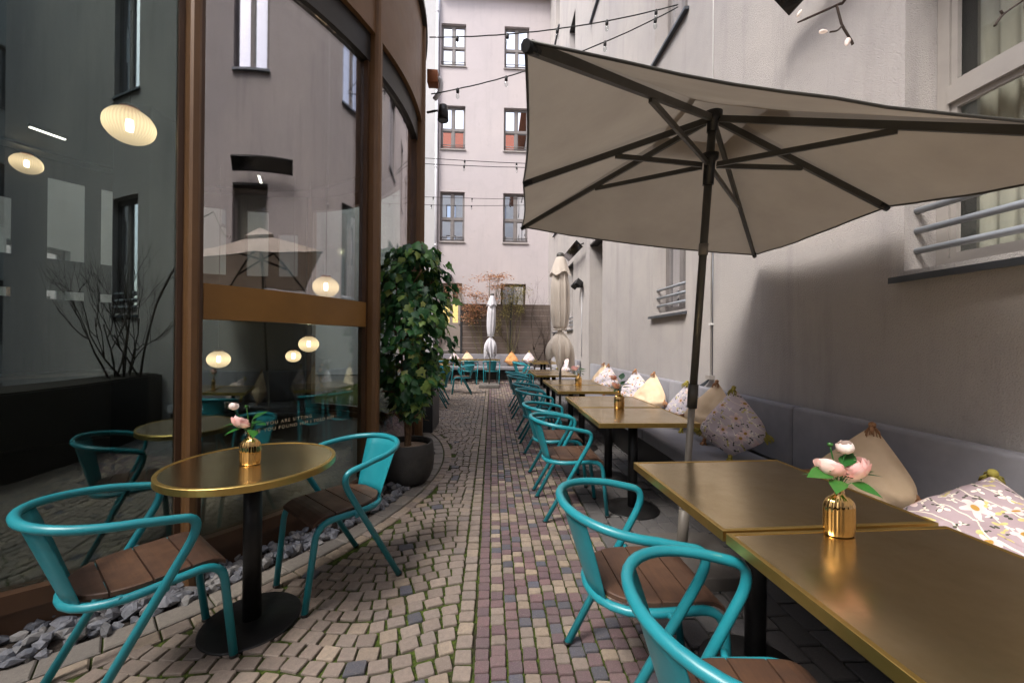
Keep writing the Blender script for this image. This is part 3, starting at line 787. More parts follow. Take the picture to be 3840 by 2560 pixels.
MB().lathe([(2.95, 3.84), (2.95, 3.88)], 64).build('ceiling', 'interior_dark', PV)
MB().lathe([(2.82, .02), (2.82, .06)], 64).build('interior_floor', 'interior_floor', PV)
for k in range(NM):
    a = A0+ST_*k
    if a > 180: a -= 360
    # mullion: rounded post standing proud of the glass
    mb = MB(); wv = .030
    er = lp(1, a, 0); et = Vector((-er.y, er.x, 0))
    prof = [(-wv, 2.90), (-wv, 3.015), (-wv*.80, 3.045), (-wv*.4, 3.058), (wv*.4, 3.058), (wv*.80, 3.045), (wv, 3.015), (wv, 2.90)]
    vs = [et*t+er*r+Vector((0, 0, z)) for z in (0, TOPZ-.062) for t, r in prof]; q = len(prof)
    mb.add(vs, [(i, (i+1) % q, q+(i+1) % q, q+i) for i in range(q)]+[tuple(reversed(range(q))), tuple(range(q, 2*q))])
    mb.build('mullion', 'bronze', PV)
    d0 = a+math.degrees((wv+.001)/2.95); d1 = a+ST_-math.degrees((wv+.001)/2.95)
    fr = math.degrees(.024/2.93)
    mb = MB()
    ring(mb, 2.90, 2.968, .135, HEADZ, d0, d0+fr); ring(mb, 2.90, 2.968, .135, HEADZ, d1-fr, d1)
    jf = mb.build('frame', 'bronze_dark', PV)
    ring(MB(), 2.89, 2.985, .136, .215, d0+fr+.01, d1-fr-.01).build('bottom_rail', 'bronze_dark', jf)
    ring(MB(), 2.89, 2.975, HEADZ-.10, HEADZ+.119, d0+.01, d1-.01).build('head_frame', 'black_frame', jf)
    e0, e1 = d0+fr+.02, d1-fr-.02
    if k == 0:
        ring(MB(), 2.895, 2.972, 1.425, 1.622, e0, e1).build('transom_panel', 'band_gold', jf)
        ring(MB(), 2.922, 2.934, .217, 1.423, e0, e1, 16).build('glass_pane', 'pavilion_glass', jf)
        ring(MB(), 2.922, 2.934, 1.624, HEADZ-.102, e0, e1, 16).build('glass_pane', 'coated_glass', jf)
    else:
        ring(MB(), 2.922, 2.934, .217, HEADZ-.102, e0, e1, 16).build('glass_pane', 'coated_glass' if k == 1 else 'pavilion_glass', jf)
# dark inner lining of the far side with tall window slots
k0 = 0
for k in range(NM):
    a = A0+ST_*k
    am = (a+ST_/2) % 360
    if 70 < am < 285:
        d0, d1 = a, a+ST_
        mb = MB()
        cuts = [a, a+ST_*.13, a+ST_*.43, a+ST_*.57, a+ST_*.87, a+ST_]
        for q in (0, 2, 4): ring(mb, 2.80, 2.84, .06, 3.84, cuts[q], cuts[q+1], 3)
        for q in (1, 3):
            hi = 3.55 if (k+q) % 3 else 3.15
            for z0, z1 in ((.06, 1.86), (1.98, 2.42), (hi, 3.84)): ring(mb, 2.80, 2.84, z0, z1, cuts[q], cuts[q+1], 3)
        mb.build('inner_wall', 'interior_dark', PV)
# lettering on the glass
def text_on_glass(s, a_mid, z, size):
    cu = bpy.data.curves.new('lettering', 'FONT'); cu.body = s; cu.size = size; cu.align_x = 'CENTER'; cu.space_character = 1.25; cu.resolution_u = 2
    o = bpy.data.objects.new('tmp', cu); col.objects.link(o)
    dg = bpy.context.evaluated_depsgraph_get(); me = bpy.data.meshes.new_from_object(o.evaluated_get(dg))
    bpy.data.objects.remove(o, do_unlink=True)
    me.name = 'lettering'
    for v in me.vertices:
        a = a_mid + math.degrees(v.co.x/2.937); v.co = lp(2.937, a, z+v.co.y)
    me.materials.clear(); me.materials.append(M['letter_gold'])
    return link('lettering', me, PV)
def glass_hit(x, y, r=RG):
    d = ray(x, y); a = d.x**2+d.y**2; b = -2*(d.x*CX+d.y*CY); c_ = CX*CX+CY*CY-r*r
    t = (-b-math.sqrt(b*b-4*a*c_))/(2*a); p_ = CAMP+d*t
    return math.degrees(math.atan2(p_.y-CY, p_.x-CX)), p_.z, p_
aL, zL, _ = glass_hit(1087, 1578); text_on_glass('YOU ARE SITTING', aL, zL, .031)
aL, zL, _ = glass_hit(1105, 1594); text_on_glass('HAVE YOU FOUND HIM I TOLD HIM', aL, zL-.004, .031)
# pendant lamps inside
def pendant(px, py, depth, dia, label):
    d = ray(px, py); p_ = CAMP + d*(depth/d.dot(_f))
    o = thing('pendant_lamp', label, 'lamp', p_, 0, 'globe pendant lamps inside the pavilion')
    r = dia/2; prof = []
    for k in range(15):
        t = -PI/2+PI*k/14; prof.append((max(.002, r*math.cos(t)), r*.86*math.sin(t)))
    MB().lathe(prof, 40, fn=lambda a, z: 1+.012*math.cos(20*a), cap0=False, cap1=False).build('globe', 'globe_glass', o)
    MB().lathe([(.004, -.045), (.022, -.04), (.026, 0), (.022, .045), (.01, .05)], 14).build('bulb', 'bulb_core', o)
    MB().lathe([(r*.42, r*.82), (r*.36, r*.95), (.01, r*.98)], 20).build('cap', 'copper', o)
    MB().tube([(0, 0, r*.95), (0, 0, 3.84-p_.z)], .004, 6).build('cord', 'cable_black', o)
    return o
pendant(486, 473, 3.0, .31, 'largest lit globe lamp hanging high behind the undivided pane')
pendant(1222, 1076, 4.7, .29, 'lit globe lamp hanging just above the gold transom panel')
pendant(820, 1347, 5.7, .29, 'lit globe lamp hanging alone below the transom beside the bronze mullion')
pendant(1158, 1290, 5.9, .28, 'higher lit globe lamp of the pair below the transom panel')
pendant(1100, 1335, 6.0, .215, 'lower smaller lit globe lamp of the pair below the transom panel')
pendant(100, 615, 5.2, .30, 'dim globe lamp far inside behind the undivided pane')
# service counter and ceiling light inside
ct = thing('service_counter', 'dark curved counter standing inside the pavilion', 'counter', (CX, CY, 0))
ring(MB(), 1.5, 1.9, .06, .86, 125, 215).build('front', 'interior_dark', ct); ring(MB(), 1.42, 1.95, .86, .90, 123, 217).build('worktop', 'frame_brown', ct)
tag(link('interior_column', bbox_mesh('interior_column', 'interior_dark', -4.1, -3.7, 4.4, 4.8, .06, 3.84, .02)), 'dark square column inside the pavilion', 'column')
for k, (x, y, rz) in enumerate([(-4.9, 3.6, .4), (-5.4, 5.0, 1.2), (-3.6, 6.2, 2.0)]):
    o = thing('ceiling_strip_light', ['short strip light on the pavilion ceiling beside the counter', 'short strip light on the pavilion ceiling behind the column', 'short strip light on the pavilion ceiling deeper inside'][k], 'light', (x, y, 3.80), rz)
    MB().box(-.16, .16, -.03, .03, 0, .039).build('housing', 'black_frame', o); MB().box(-.15, .15, -.016, .016, -.012, -.001).build('tube', 'strip_light', o)
# spotlight on the fascia edge
sp = thing('spotlight', 'black cylindrical spotlight fixed on the pavilion corner', 'spotlight', aty(1662, 425, 4.75))
MB().tube([(0, 0, .09), (0, 0, .02), (0, -.01, -.09)], [.05, .062, .066], 20).build('housing', 'black_metal', sp)
MB().tube([(-.07, 0, .03), (-.20, .05, .03)], .014, 8).build('bracket', 'black_metal', sp)
MB().lathe([(.052, -.094), (.052, -.091)], 16, 0, -.01).build('lens', 'zinc', sp)
gt = thing('gutter_outlet', 'copper gutter outlet with a white pipe on the pavilion edge', 'gutter', aty(1634, 300, 4.85))
link('box', bbox_mesh('box', 'copper', -.10, .03, -.05, .08, -.06, .10, .008), gt)
MB().tube(fillet([(0.02, 0, .02), (.07, 0, .0), (.06, .02, -.12), (-.02, .04, -.22)], .05), .028, 10).build('pipe', 'pipe_white', gt)

# ================================================================== CHAIRS
def make_chair():
    t = thing('armchair', '-', 'chair', (0, 0, 0), 0, 'teal tubular armchairs')
    tr = .0155
    # arm tube: rear foot - arm front - round the back - arm front - rear foot
    def arm_half(s):
        return [(-.245, .232*s, .004), (.118, .258*s, .650), (-.02, .266*s, .680), (-.07, .262*s, .690)]
    def railx(y_): return -.07-.255*(max(0, 1-abs(y_/.262)**2.15))**(1/2.0)
    def ringx(y_): return -.030-.195*(max(0, 1-abs(y_/.192)**2.2))**(1/2.0)
    def back_arc():
        o = []
        for k in range(21):
            y_ = .262*math.sin(PI/2+PI*k/20)
            o.append((railx(y_), y_, .690+.034*math.sin(PI*k/20)))
        return o
    left = fillet([arm_half(1)[0], arm_half(1)[1], arm_half(1)[2], arm_half(1)[3]], [0, .115, .1, 0], 8)
    right = fillet([arm_half(-1)[0], arm_half(-1)[1], arm_half(-1)[2], arm_half(-1)[3]], [0, .115, .1, 0], 8)
    path = left[:-1] + back_arc() + list(reversed(right))[1:]
    MB().tube(path, tr, 10).build('arm_rail', 'teal_paint', t)
    # seat tube: front foot - seat side - round the back - front foot
    def leg(s): return [(.238, .172*s, .004), (.190, .190*s, .425), (0.0, .192*s, .418)]
    a = fillet(leg(1), [0, .085, 0], 8); b = fillet(leg(-1), [0, .085, 0], 8)
    arc = []
    for k in range(13):
        y_ = .192*math.sin(PI/2+PI*k/12); arc.append((ringx(y_), y_, .418-.012*math.sin(PI*k/12)))
    MB().tube(a[:-1]+arc+list(reversed(b))[1:], tr, 10).build('seat_frame', 'teal_paint', t)
    # cross bars carrying the planks
    mb = MB()
    for x in (.12, -.10): mb.tube([(x, -.19, .421), (x, .19, .421)], .008, 8)
    for s in (-1, 1): mb.tube([(-.005, .19*s, .418), (.01, .234*s, .418)], .011, 8)   # weld stubs
    mb.build('cross_bar', 'teal_paint', t)
    # back panel
    n_ = 8; vs = []
    for th in (0, .004):
        for k in range(n_+1):
            for j in range(7):
                f = j/6
                w = .158*(1-f)+.118*f; y = (k/n_*2-1)*w
                z = (.690+.034*math.cos(y*PI/2/.262))*(1-f)+.412*f
                xo = railx(y); xi = ringx(y)
                x = xo*(1-f)+xi*f
                vs.append((x+th, y, z))
    m_ = 7; q = (n_+1)*m_; fs = []
    for k in range(n_):
        for j in range(m_-1):
            i0 = k*m_+j; fs.append((i0, i0+m_, i0+m_+1, i0+1)); fs.append((q+i0, q+i0+1, q+i0+m_+1, q+i0+m_))
    for k in range(n_): fs.append((k*m_, q+k*m_, q+(k+1)*m_, (k+1)*m_)); fs.append((k*m_+m_-1, (k+1)*m_+m_-1, q+(k+1)*m_+m_-1, q+k*m_+m_-1))
    for j in range(m_-1): fs.append((j, j+1, q+j+1, q+j)); i0 = n_*m_+j; fs.append((i0, q+i0, q+i0+1, i0+1))
    MB().add(vs, fs, 0, True).build('back_panel', 'teal_paint', t)
    # four seat planks across
    xs = [(.205, .098), (.092, -.012), (-.018, -.122), (-.128, -.206)]
    for i, (x1, x0) in enumerate(xs):
        n_ = 9; pts = []
        def hw(x):
            if x > -.035: return .180
            return .180*(max(.02, 1-((-x-.030)/.190)**2.2))**(1/2.0)
        def zt(x):
            return .447 - (.9*(max(0, x-.14))**2*7 if x > .14 else 0)
        st = [x0+(x1-x0)*k/5 for k in range(6)]
        vs = []
        for x in st:
            h = hw(x); z = zt(x)
            vs += [(x, -h, z-.003), (x, -h+.006, z), (x, h-.006, z), (x, h, z-.003), (x, h, z-.017), (x, -h, z-.017)]
        fs = []
        for k in range(5):
            for j in range(6): fs.append((k*6+j, (k+1)*6+j, (k+1)*6+(j+1) % 6, k*6+(j+1) % 6))
        fs += [tuple(range(6)), tuple(30+j for j in reversed(range(6)))]
        MB().add(vs, fs).build('seat_plank', 'seat_wood', t)
    # rubber feet
    for (x, y) in ((-.245, .232), (-.245, -.232), (.238, .172), (.238, -.172)):
        MB().lathe([(.0165, 0), (.0178, .008), (.0178, .014)], 10, x, y).build('foot', 'black_frame', t)
    return t
chair0 = make_chair()
chair_spots = [
    ((-1.341, 1.598), 50.4, 'teal armchair at the round brass table, wooden seat facing away from the gravel'),
    ((-.846, 2.193), 227.7, 'teal armchair on the far side of the round brass table, its back toward the planter'),
    ((.590, 1.455), 1, 'teal armchair drawn up to the square table beside the open parasol pole'),
    ((.655, .865), -4, 'teal armchair at the square table that carries the two pink roses and white bud'),
    ((.640, 3.06), 1, 'teal armchair at the table with the peach rose vase, nearest to the parasol base'),
    ((.632, 3.67), -1, 'teal armchair beside the peach rose table, on its side toward the folded parasols'),
    ((.630, 4.80), 2, 'teal armchair at the nearer half of the table pair before the folded beige parasol'),
    ((.625, 5.51), 0, 'teal armchair at the farther half of the table pair before the folded beige parasol'),
    ((.610, 6.88), -2, 'teal armchair at the table just past the folded beige parasol'),
    ((.605, 7.66), 1, 'teal armchair at the last table before the door recess'),
    ((.96, 11.05), 3, 'teal armchair at the nearer of the two tables by the rear corner bench'),
    ((.95, 11.75), -3, 'teal armchair at the farther of the two tables by the rear corner bench'),
    ((-.75, 9.93), 183, 'teal armchair turned sideways between the folded white parasol and the ivy'),
    ((-1.13, 7.95), 182, 'teal armchair half hidden by the ivy, standing beside the dark low box'),
    ((-1.22, 8.72), 176, 'teal armchair half hidden by the ivy, second beyond the dark low box'),
    ((-.685, 12.22), 90, 'teal armchair facing the rear bench, left of the folded white parasol'),
    ((.0, 12.22), 90, 'teal armchair facing the rear bench, directly behind the folded white parasol'),
    ((-1.45, 12.22), 88, 'teal armchair facing the rear bench, mostly behind the ivy'),
    ((-2.0, 10.35), -5, 'teal armchair behind the ivy at the small round table, facing the sideways chair'),
]
for i, ((x, y), a, lb) in enumerate(chair_spots):
    if i == 0: chair0.location = (x, y, 0); chair0.rotation_euler = (0, 0, R_(a)); chair0['label'] = lb
    else: dup(chair0, (x, y, 0), R_(a), lb)

# ================================================================== TABLES
def pedestal(t, h):
    MB().tube([(0, 0, .02), (0, 0, h)], .038, 20).build('column', 'black_metal', t)
    MB().lathe([(.205, 0), (.205, .006), (.198, .011), (.06, .017), (.045, .021)], 40).build('base', 'black_metal', t)
    MB().box(-.15, .15, -.03, .03, h-.012, h-.001).build('bracket', 'black_metal', t)
TZ = .745
def round_table(x, y, r, label):
    t = thing('round_table', label, 'table', (x, y, 0), 0, 'round brass tables')
    pedestal(t, TZ-.029)
    MB().lathe([(r-.016, TZ-.004), (r-.016, TZ-.002), (.002, TZ-.002)], 72, cap0=False, cap1=False, smooth=False).build('table_top', 'brass_top', t)
    MB().lathe([(r-.03, TZ-.03), (r, TZ-.03), (r+.001, TZ-.028), (r+.001, TZ-.003), (r-.001, TZ), (r-.0155, TZ), (r-.0155, TZ-.006), (r-.03, TZ-.006)], 72, cap0=False, cap1=False, smooth=False).build('edge_band', 'brass_edge', t)
    MB().lathe([(r-.028, TZ-.028), (r-.028, TZ-.005)], 48).build('core', 'black_frame', t)
    return t
def square_table(x, y, rot, w, d, label, grp='square brass tables'):
    t = thing('square_table', label, 'table', (x, y, 0), rot, grp)
    pedestal(t, TZ-.029)
    a, b = w/2, d/2
    MB().box(-a+.014, a-.014, -b+.014, b-.014, TZ-.012, TZ-.0015).build('table_top', 'brass_top', t)
    mb = MB(); e = .0135
    prof = [(0, TZ-.032), (0, TZ-.001), (.0015, TZ), (e, TZ), (e, TZ-.032)]
    vs = []
    for (sx, sy) in ((-1, -1), (1, -1), (1, 1), (-1, 1)):
        for o_, z in prof: vs.append((sx*(a-o_), sy*(b-o_), z))
    n_ = len(prof)
    for k in range(4):
        k2 = (k+1) % 4
        mb.add([], [])
    b0 = len(mb.v); mb.v += vs
    for k in range(4):
        k2 = (k+1) % 4
        for j in range(n_): 
            j2 = (j+1) % n_; mb.f.append((k*n_+j, k2*n_+j, k2*n_+j2, k*n_+j2)); mb.m.append(0); mb.sm.append(False)
    mb.build('edge_band', 'brass_edge', t)
    MB().box(-a+.02, a-.02, -b+.02, b-.02, TZ-.0275, TZ-.0125).build('core', 'black_frame', t)
    return t
round_table(-1.109, 1.880, .350, 'round brass topped cafe table beside the gravel strip')
w_, d_ = .730, .676
square_table(1.058, 1.498, .038, w_, d_, 'square brass table next to the open parasol pole')
square_table(1.082, .806, .030, w_, d_, 'square brass table carrying the two pink roses with a white bud')
square_table(1.143, 3.735, -.006, w_, d_, 'square brass table butted behind the peach rose table')
square_table(1.128, 3.040, -.007, w_, d_, 'square brass table carrying the peach roses')
square_table(1.140, 5.53, 0, w_, d_, 'square brass table right in front of the folded beige parasol')
square_table(1.140, 4.84, .004, w_, d_, 'square brass table carrying the pale pink roses near the folded beige parasol')
square_table(1.130, 7.02, 0, w_, d_, 'square brass table just behind the folded beige parasol')
square_table(1.130, 7.71, 0, w_, d_, 'square brass table before the door recess')
square_table(1.52, 11.1, 0, w_, d_, 'nearer square brass table at the rear corner bench')
square_table(1.52, 11.79, 0, w_, d_, 'farther square brass table at the rear corner bench')
for k in range(3): square_table(-1.55+.735*k, 12.92, 0, w_, d_, ['square brass table before the rear bench, mostly behind the ivy', 'square brass table before the rear bench, left of the folded white parasol', 'square brass table before the rear bench, behind the folded white parasol'][k])
round_table(-1.42, 10.1, .35, 'round brass table half hidden behind the ivy')
round_table(-1.85, 8.3, .35, 'round brass table behind the ivy beside the two sideways chairs')

# ================================================================== VASES AND ROSES
def vase(x, y, rz, label):
    o = thing('bud_vase', label, 'vase', (x, y, TZ+.0005), rz, 'gold ribbed vases')
    prof = [(.042, 0), (.0438, .002), (.0445, .02), (.0445, .078), (.043, .090), (.0385, .101), (.030, .110), (.020, .116), (.015, .120), (.0135, .126), (.0135, .146), (.017, .150)]
    def rib(a, z):
        k = .055 if .004 < z < .115 else 0
        return 1 + k*(abs(math.cos(9*a))-.5)
    MB().lathe(prof, 108, fn=rib, sx=1.0, sy=.62, cap1=False).build('body', 'gold', o)
    MB().lathe([(.0125, .148), (.0125, .11)], 24, cap0=False, sx=1., sy=.62).build('opening', 'interior_dark', o)
    return o
def rose_mesh(r, mat, seed, openness=1.0):
    rr = random.Random(seed); mb = MB()
    rings = [(3, .22, 2.75), (4, .36, 2.55), (5, .50, 2.3), (6, .64, 2.05), (6, .80, 1.8), (7, .95, 1.55)] if openness > .6 else [(3, .35, 2.9), (4, .60, 2.75), (5, .85, 2.5)]
    for n_, rad, pm in rings:
        off = rr.uniform(0, 6.3)
        for k in range(n_):
            a = off+2*PI*k/n_+rr.uniform(-.2, .2); w = PI/n_*1.35; vs = []
            lip = pm+rr.uniform(-.18, .18); cx_ = rr.uniform(-.05, .05)
            for j in range(6):
                f = j/5
                for i in range(5):
                    u = (i/4-.5)*2
                    ph_ = .15+(lip*(1-.13*u*u)-.15)*f
                    rd = rad*(1+.10*f**4+.05*math.sin(3*u+k)*f)
                    ang = a+u*w*(.6+.4*math.sin(min(PI/2, ph_)))
                    vs.append((math.cos(ang)*math.sin(ph_)*rd*r, math.sin(ang)*math.sin(ph_)*rd*r, (-math.cos(ph_)*rd*.85)*r))
            mb.add(vs, [(j*5+i, j*5+i+1, j*5+i+6, j*5+i+5) for j in range(5) for i in range(4)], 0, True)
    return mb.mesh('rose', mat)
def leaf_mesh(L, W, mat, fold=.18, name='leaf'):
    vs = []; n_ = 6
    for i in range(n_+1):
        f = i/n_; w = W*.5*math.sin(PI*min(1, f**.8))*(1.05-.3*f); z = -.22*L*f*f
        vs += [(f*L, -w, z+w*fold), (f*L, 0, z), (f*L, w, z+w*fold)]
    fs = []
    for i in range(n_):
        fs += [(3*i, 3*i+3, 3*i+4, 3*i+1), (3*i+1, 3*i+4, 3*i+5, 3*i+2)]
    return MB().add(vs, fs, 0, True).mesh(name, mat)
ME_leaf = leaf_mesh(.058, .040, 'leaf_rose')
def bouquet(x, y, rz, spec, leaves, label, seed):
    o = thing('rose_bouquet', label, 'flowers', (x, y, TZ+.148), rz, 'artificial roses in gold vases')
    rr = random.Random(seed)
    for (dx, dy, dz, r, mat, op, tilt) in spec:
        p_ = Vector((dx, dy, dz))
        MB().tube(catmull([(0, 0, -.07), (dx*.15, dy*.15, .005), (dx*.6, dy*.6, dz*.55), tuple(p_-Vector((0, 0, r*.5)))], 4), .0022, 6).build('stem', 'leaf_rose', o)
        r *= 1.02
        ro = link('rose' if r > .012 else 'bud', rose_mesh(r, mat, seed+int(dx*1000), op), o)
        ro.location = p_; ro.rotation_euler = (tilt[0], tilt[1], rr.uniform(0, 6))
        mb = MB()
        for k in range(5):
            a = 2*PI*k/5; mb.add([(math.cos(a-.4)*r*.3, math.sin(a-.4)*r*.3, -r*.50), (math.cos(a)*r*.95, math.sin(a)*r*.95, -r*.62), (math.cos(a+.4)*r*.3, math.sin(a+.4)*r*.3, -r*.50), (0, 0, -r*.66)], [(0, 1, 2), (0, 3, 1), (1, 3, 2)])
        sp_ = mb.build('sepal', 'leaf_rose', ro)
    for (dx, dy, dz, yaw, pitch, s) in leaves:
        l = link('leaf', ME_leaf, o); l.location = (dx, dy, dz); l.rotation_euler = (rr.uniform(-.4, .4), pitch, yaw); l.scale = (s*1.22, s*1.22, s*1.22)
        MB().tube([(0, 0, -.02), (dx*.6, dy*.6, dz*.6-.004), (dx, dy, dz)], .0013, 5).build('stem', 'leaf_rose', o)
    return o
LV = [(-.03, -.005, .035, 3.3, -.1, 1.15), (-.02, -.02, .02, 3.9, .1, 1.0), (.02, -.012, .03, -.4, -.3, 1.1), (.018, -.02, .012, -.9, .15, 1.0), (.0, .02, .03, 1.5, -.2, 1.0), (-.015, .02, .02, 2.3, 0, 1.0), (.012, -.005, .055, .5, -.7, .95)]
vase(-1.101, 1.842, .05, 'gold ribbed vase on the round table')
bouquet(-1.101, 1.842, 0, [(-.032, -.012, .052, .040, 'petal_pink', 1, (.5, -.2)), (-.075, .0, .115, .023, 'petal_white', .4, (.1, -.3)), (-.018, 0, .115, .009, 'leaf_rose', .4, (0, 0))],
        LV, 'single large pink rose with small buds on the round table', 11)
vase(1.046, 1.115, .0, 'gold ribbed vase between the two nearest joined square tables')
bouquet(1.046, 1.115, 0, [(-.030, .0, .058, .038, 'petal_pink', 1, (.3, -.5)), (.038, -.008, .055, .040, 'petal_pink', 1, (.7, .4)), (.028, .012, .108, .026, 'petal_white', .4, (.1, .2)), (-.012, .02, .115, .009, 'leaf_rose', .4, (0, 0))],
        LV, 'two pink roses with one white bud in a gold vase', 12)
vase(1.119, 3.35, .0, 'gold ribbed vase on the seam of the peach rose table')
bouquet(1.119, 3.35, 0, [(-.035, -.015, .055, .038, 'petal_peach', 1, (.6, -.3)), (-.045, .02, .115, .030, 'petal_peach', .5, (.1, -.2))],
        LV+[(.03, 0, .07, .2, -.6, 1.2), (.02, .01, .10, 1.0, -.9, 1.2), (.025, -.01, .05, -.5, -.4, 1.2)], 'two peach roses among dark leaves in a gold vase', 13)
vase(1.175, 5.20, .0, 'gold ribbed vase with pale pink roses before the folded beige parasol')
bouquet(1.175, 5.20, 0, [(-.055, -.01, .085, .045, 'petal_pink', 1, (.4, -.3)), (-.02, .01, .10, .035, 'petal_white', 1, (.3, .2))],
        LV+[(.03, 0, .05, .2, -.4, 1.2), (.04, .01, .03, -.3, -.2, 1.2)], 'pale pink roses leaning over a gold vase before the folded beige parasol', 14)

# ================================================================== BENCHES
def bench_run(name, label, joints, loc, rz, ends=True, depth=.57, back=True):
    o = thing(name, label, 'bench', loc, rz)
    # local: x along bench, +y toward the back wall; back wall at y=.715
    x0, x1 = joints[0], joints[-1]
    MB().box(x0+.02, x1-.02, .09, .66, .0, .335).build('base', 'black_frame', o)
    for a, b in zip(joints[:-1], joints[1:]):
        link('seat_cushion', bbox_mesh('seat_cushion', 'fabric_grey', a+.003, b-.003, 0, .575, .34, .455, .022, 4), o)
    js = joints
    for a, b in zip(js[:-1], js[1:]):
        me = bbox_mesh('back_cushion', 'fabric_grey', a+.004, b-.004, .575, .675, .457, .880, .022, 4)
        link('back_cushion', me, o)
    return o
# along the right wall: local x -> world y (rz=90deg maps x->+y, y->-x), so mirror by using rz=-90 and reversed joints
jy = [-.3, 1.25, 2.60, 3.82, 4.47, 5.7, 6.9, 8.15]
bench_run('upholstered_bench', 'long grey upholstered bench along the rough rendered wall', [-j for j in reversed(jy)], (1.51, 0, 0), -PI/2)
bench_run('upholstered_bench', 'grey upholstered corner bench beside the last two tables', [-13.4, -12.0, -10.7, -9.45], (1.51, 0, 0), -PI/2)
bench_run('upholstered_bench', 'grey upholstered bench in front of the brown board fence', [-3.2, -2.0, -.95, .12, 1.49], (0, 13.5, 0), 0)

# ================================================================== CUSHIONS
def pmap(x, y, z, s):
    # sagging: the top corner is drawn out, the bottom corner tucked under
    q, p_ = (x+y)/math.sqrt(2), (x-y)/math.sqrt(2)
    p_ *= 1-.13*abs(p_)**3
    if q < 0: z *= 1-.40*q; p_ *= 1-.10*q; q *= .58
    else: p_ *= 1-.08*math.sin(min(1., q/1.2)*PI); z *= 1-.05*q
    z += .10*s*max(0, q-.75)
    return ((q+p_)/math.sqrt(2)*s, (q-p_)/math.sqrt(2)*s, z)
def pillow_mesh(s, th, mf, mbk, seed):
    n_ = 18; vs = []; fs = []; mi = []
    for side in (1, -1):
        for j in range(n_+1):
            for i in range(n_+1):
                u, v = i/n_*2-1, j/n_*2-1
                x = u*(1-.05*(1-v*v)*abs(u)**2); y = v*(1-.05*(1-u*u)*abs(v)**2)
                h = (max(0, 1-abs(u)**2.4)*max(0, 1-abs(v)**2.4))**.55
                w = mnoise.noise(Vector((u*2.2+seed*3.1, v*2.2, side)))*.12 + mnoise.noise(Vector((u*6+seed, v*6, side*4)))*.05 + abs(mnoise.noise(Vector((u*3+v*2, v*5-u*2, seed*2.7))))*.06
                edge = min(1, (1-max(abs(u), abs(v)))*6)
                vs.append(pmap(x, y, side*th*h*(1+w*2.6*edge), s))
    q = (n_+1)**2
    for j in range(n_):
        for i in range(n_):
            a = j*(n_+1)+i; fs.append((a, a+1, a+n_+2, a+n_+1)); fs.append((q+a, q+a+n_+1, q+a+n_+2, q+a+1))
    mb = MB(); mb.add(vs, fs, 0, True)
    mb.m = [k % 2 for k in range(len(fs))]
    me = mb.mesh('cushion', [mf, mbk])
    return me
def tassel(mat, seed):
    rr = random.Random(seed); mb = MB()
    mb.lathe([(.004, .012), (.014, .006), (.016, -.004), (.012, -.014)], 10)
    for k in range(26):
        a = rr.uniform(0, 6.28); r0 = rr.uniform(.002, .010); r1 = r0+rr.uniform(.006, .022); L = rr.uniform(.045, .06)
        mb.tube([(math.cos(a)*r0, math.sin(a)*r0, -.008), (math.cos(a)*r1, math.sin(a)*r1, -.012-L*.5), (math.cos(a)*r1*1.15, math.sin(a)*r1*1.15, -.012-L)], [.0028, .003, .0022], 5)
    return mb.mesh('tassel', mat)
TS = {k: [tassel(k, i) for i in range(3)] for k in ('tassel_tan', 'tassel_olive')}
def pillow(loc, nrm, mf, mbk, tmat, label, s=.215, th=.085, roll=0., seed=1, squash=1.0, group='scatter cushions'):
    """loc = centre; nrm = direction the printed side faces; one corner points up"""
    n_ = Vector(nrm).normalized(); upv = Vector((0, 0, 1)); up = (upv-n_*upv.dot(n_)).normalized(); sd = up.cross(n_)
    o = thing('cushion', label, 'cushion', loc, 0, group)
    R3 = Matrix((sd, up, n_)).transposed() @ Matrix.Rotation(PI/4+roll, 3, 'Z')
    o.rotation_euler = R3.to_euler()
    c = link('cover', pillow_mesh(s, th, mf, mbk, seed), o)
    for i, (a, b) in enumerate(((1, 1), (-1, 1), (1, -1), (-1, -1))):
        t = link('tassel', TS[tmat][i % 3], o); t.location = Vector(pmap(a, b, .014, s)); t.scale = (1.05, 1.05, 1.05)
        wd = Vector((0, 0, -1)); down = R3.transposed() @ wd        # hang roughly downwards in world space
        out_ = Vector((a, b, 0)).normalized()
        dirn = (down*.8+out_*.5+Vector((0, 0, .35))).normalized()
        t.rotation_euler = (-dirn).to_track_quat('Z', 'Y').to_euler()
    return o
NW = Vector((-.72, -.55, .42))
pillow((1.83, 2.86, 0.655), (-.66, -.62, .36), 'floral_lilac', 'linen', 'tassel_olive', 'lilac flower embroidered cushion with olive tassels by the wide bench panel', .235, .095, .05, 1)
pillow((1.9, 3.28, 0.665), (-.75, -.52, .36), 'linen', 'floral_lilac', 'tassel_tan', 'cream linen cushion leaning against the lilac flowered cushion', .235, .09, -.03, 2)
pillow((1.9, 3.72, 0.645), (-.80, -.50, .30), 'floral_white', 'linen', 'tassel_olive', 'pale flowered cushion with dark ruffle directly behind the parasol pole', .21, .085, .06, 3)
pillow((1.9, 4.58, 0.645), (-.80, -.48, .34), 'linen', 'floral_white', 'tassel_tan', 'cream linen cushion beside the peach rose table', .23, .09, .0, 4)
pillow((1.9, 5.05, 0.655), (-.55, -.75, .30), 'floral_white', 'linen', 'tassel_tan', 'pale flowered cushion right behind the cream cushion of the peach rose table', .22, .09, .05, 5)
pillow((1.9, 6.35, 0.655), (-.55, -.75, .30), 'floral_white', 'linen', 'tassel_tan', 'pale flowered cushion next to the folded beige parasol', .22, .09, -.04, 6)
pillow((1.93, 6.72, 0.655), (-.75, -.5, .30), 'linen', 'floral_white', 'tassel_tan', 'tan backed cushion behind the flowered one by the folded beige parasol', .22, .08, .04, 7)
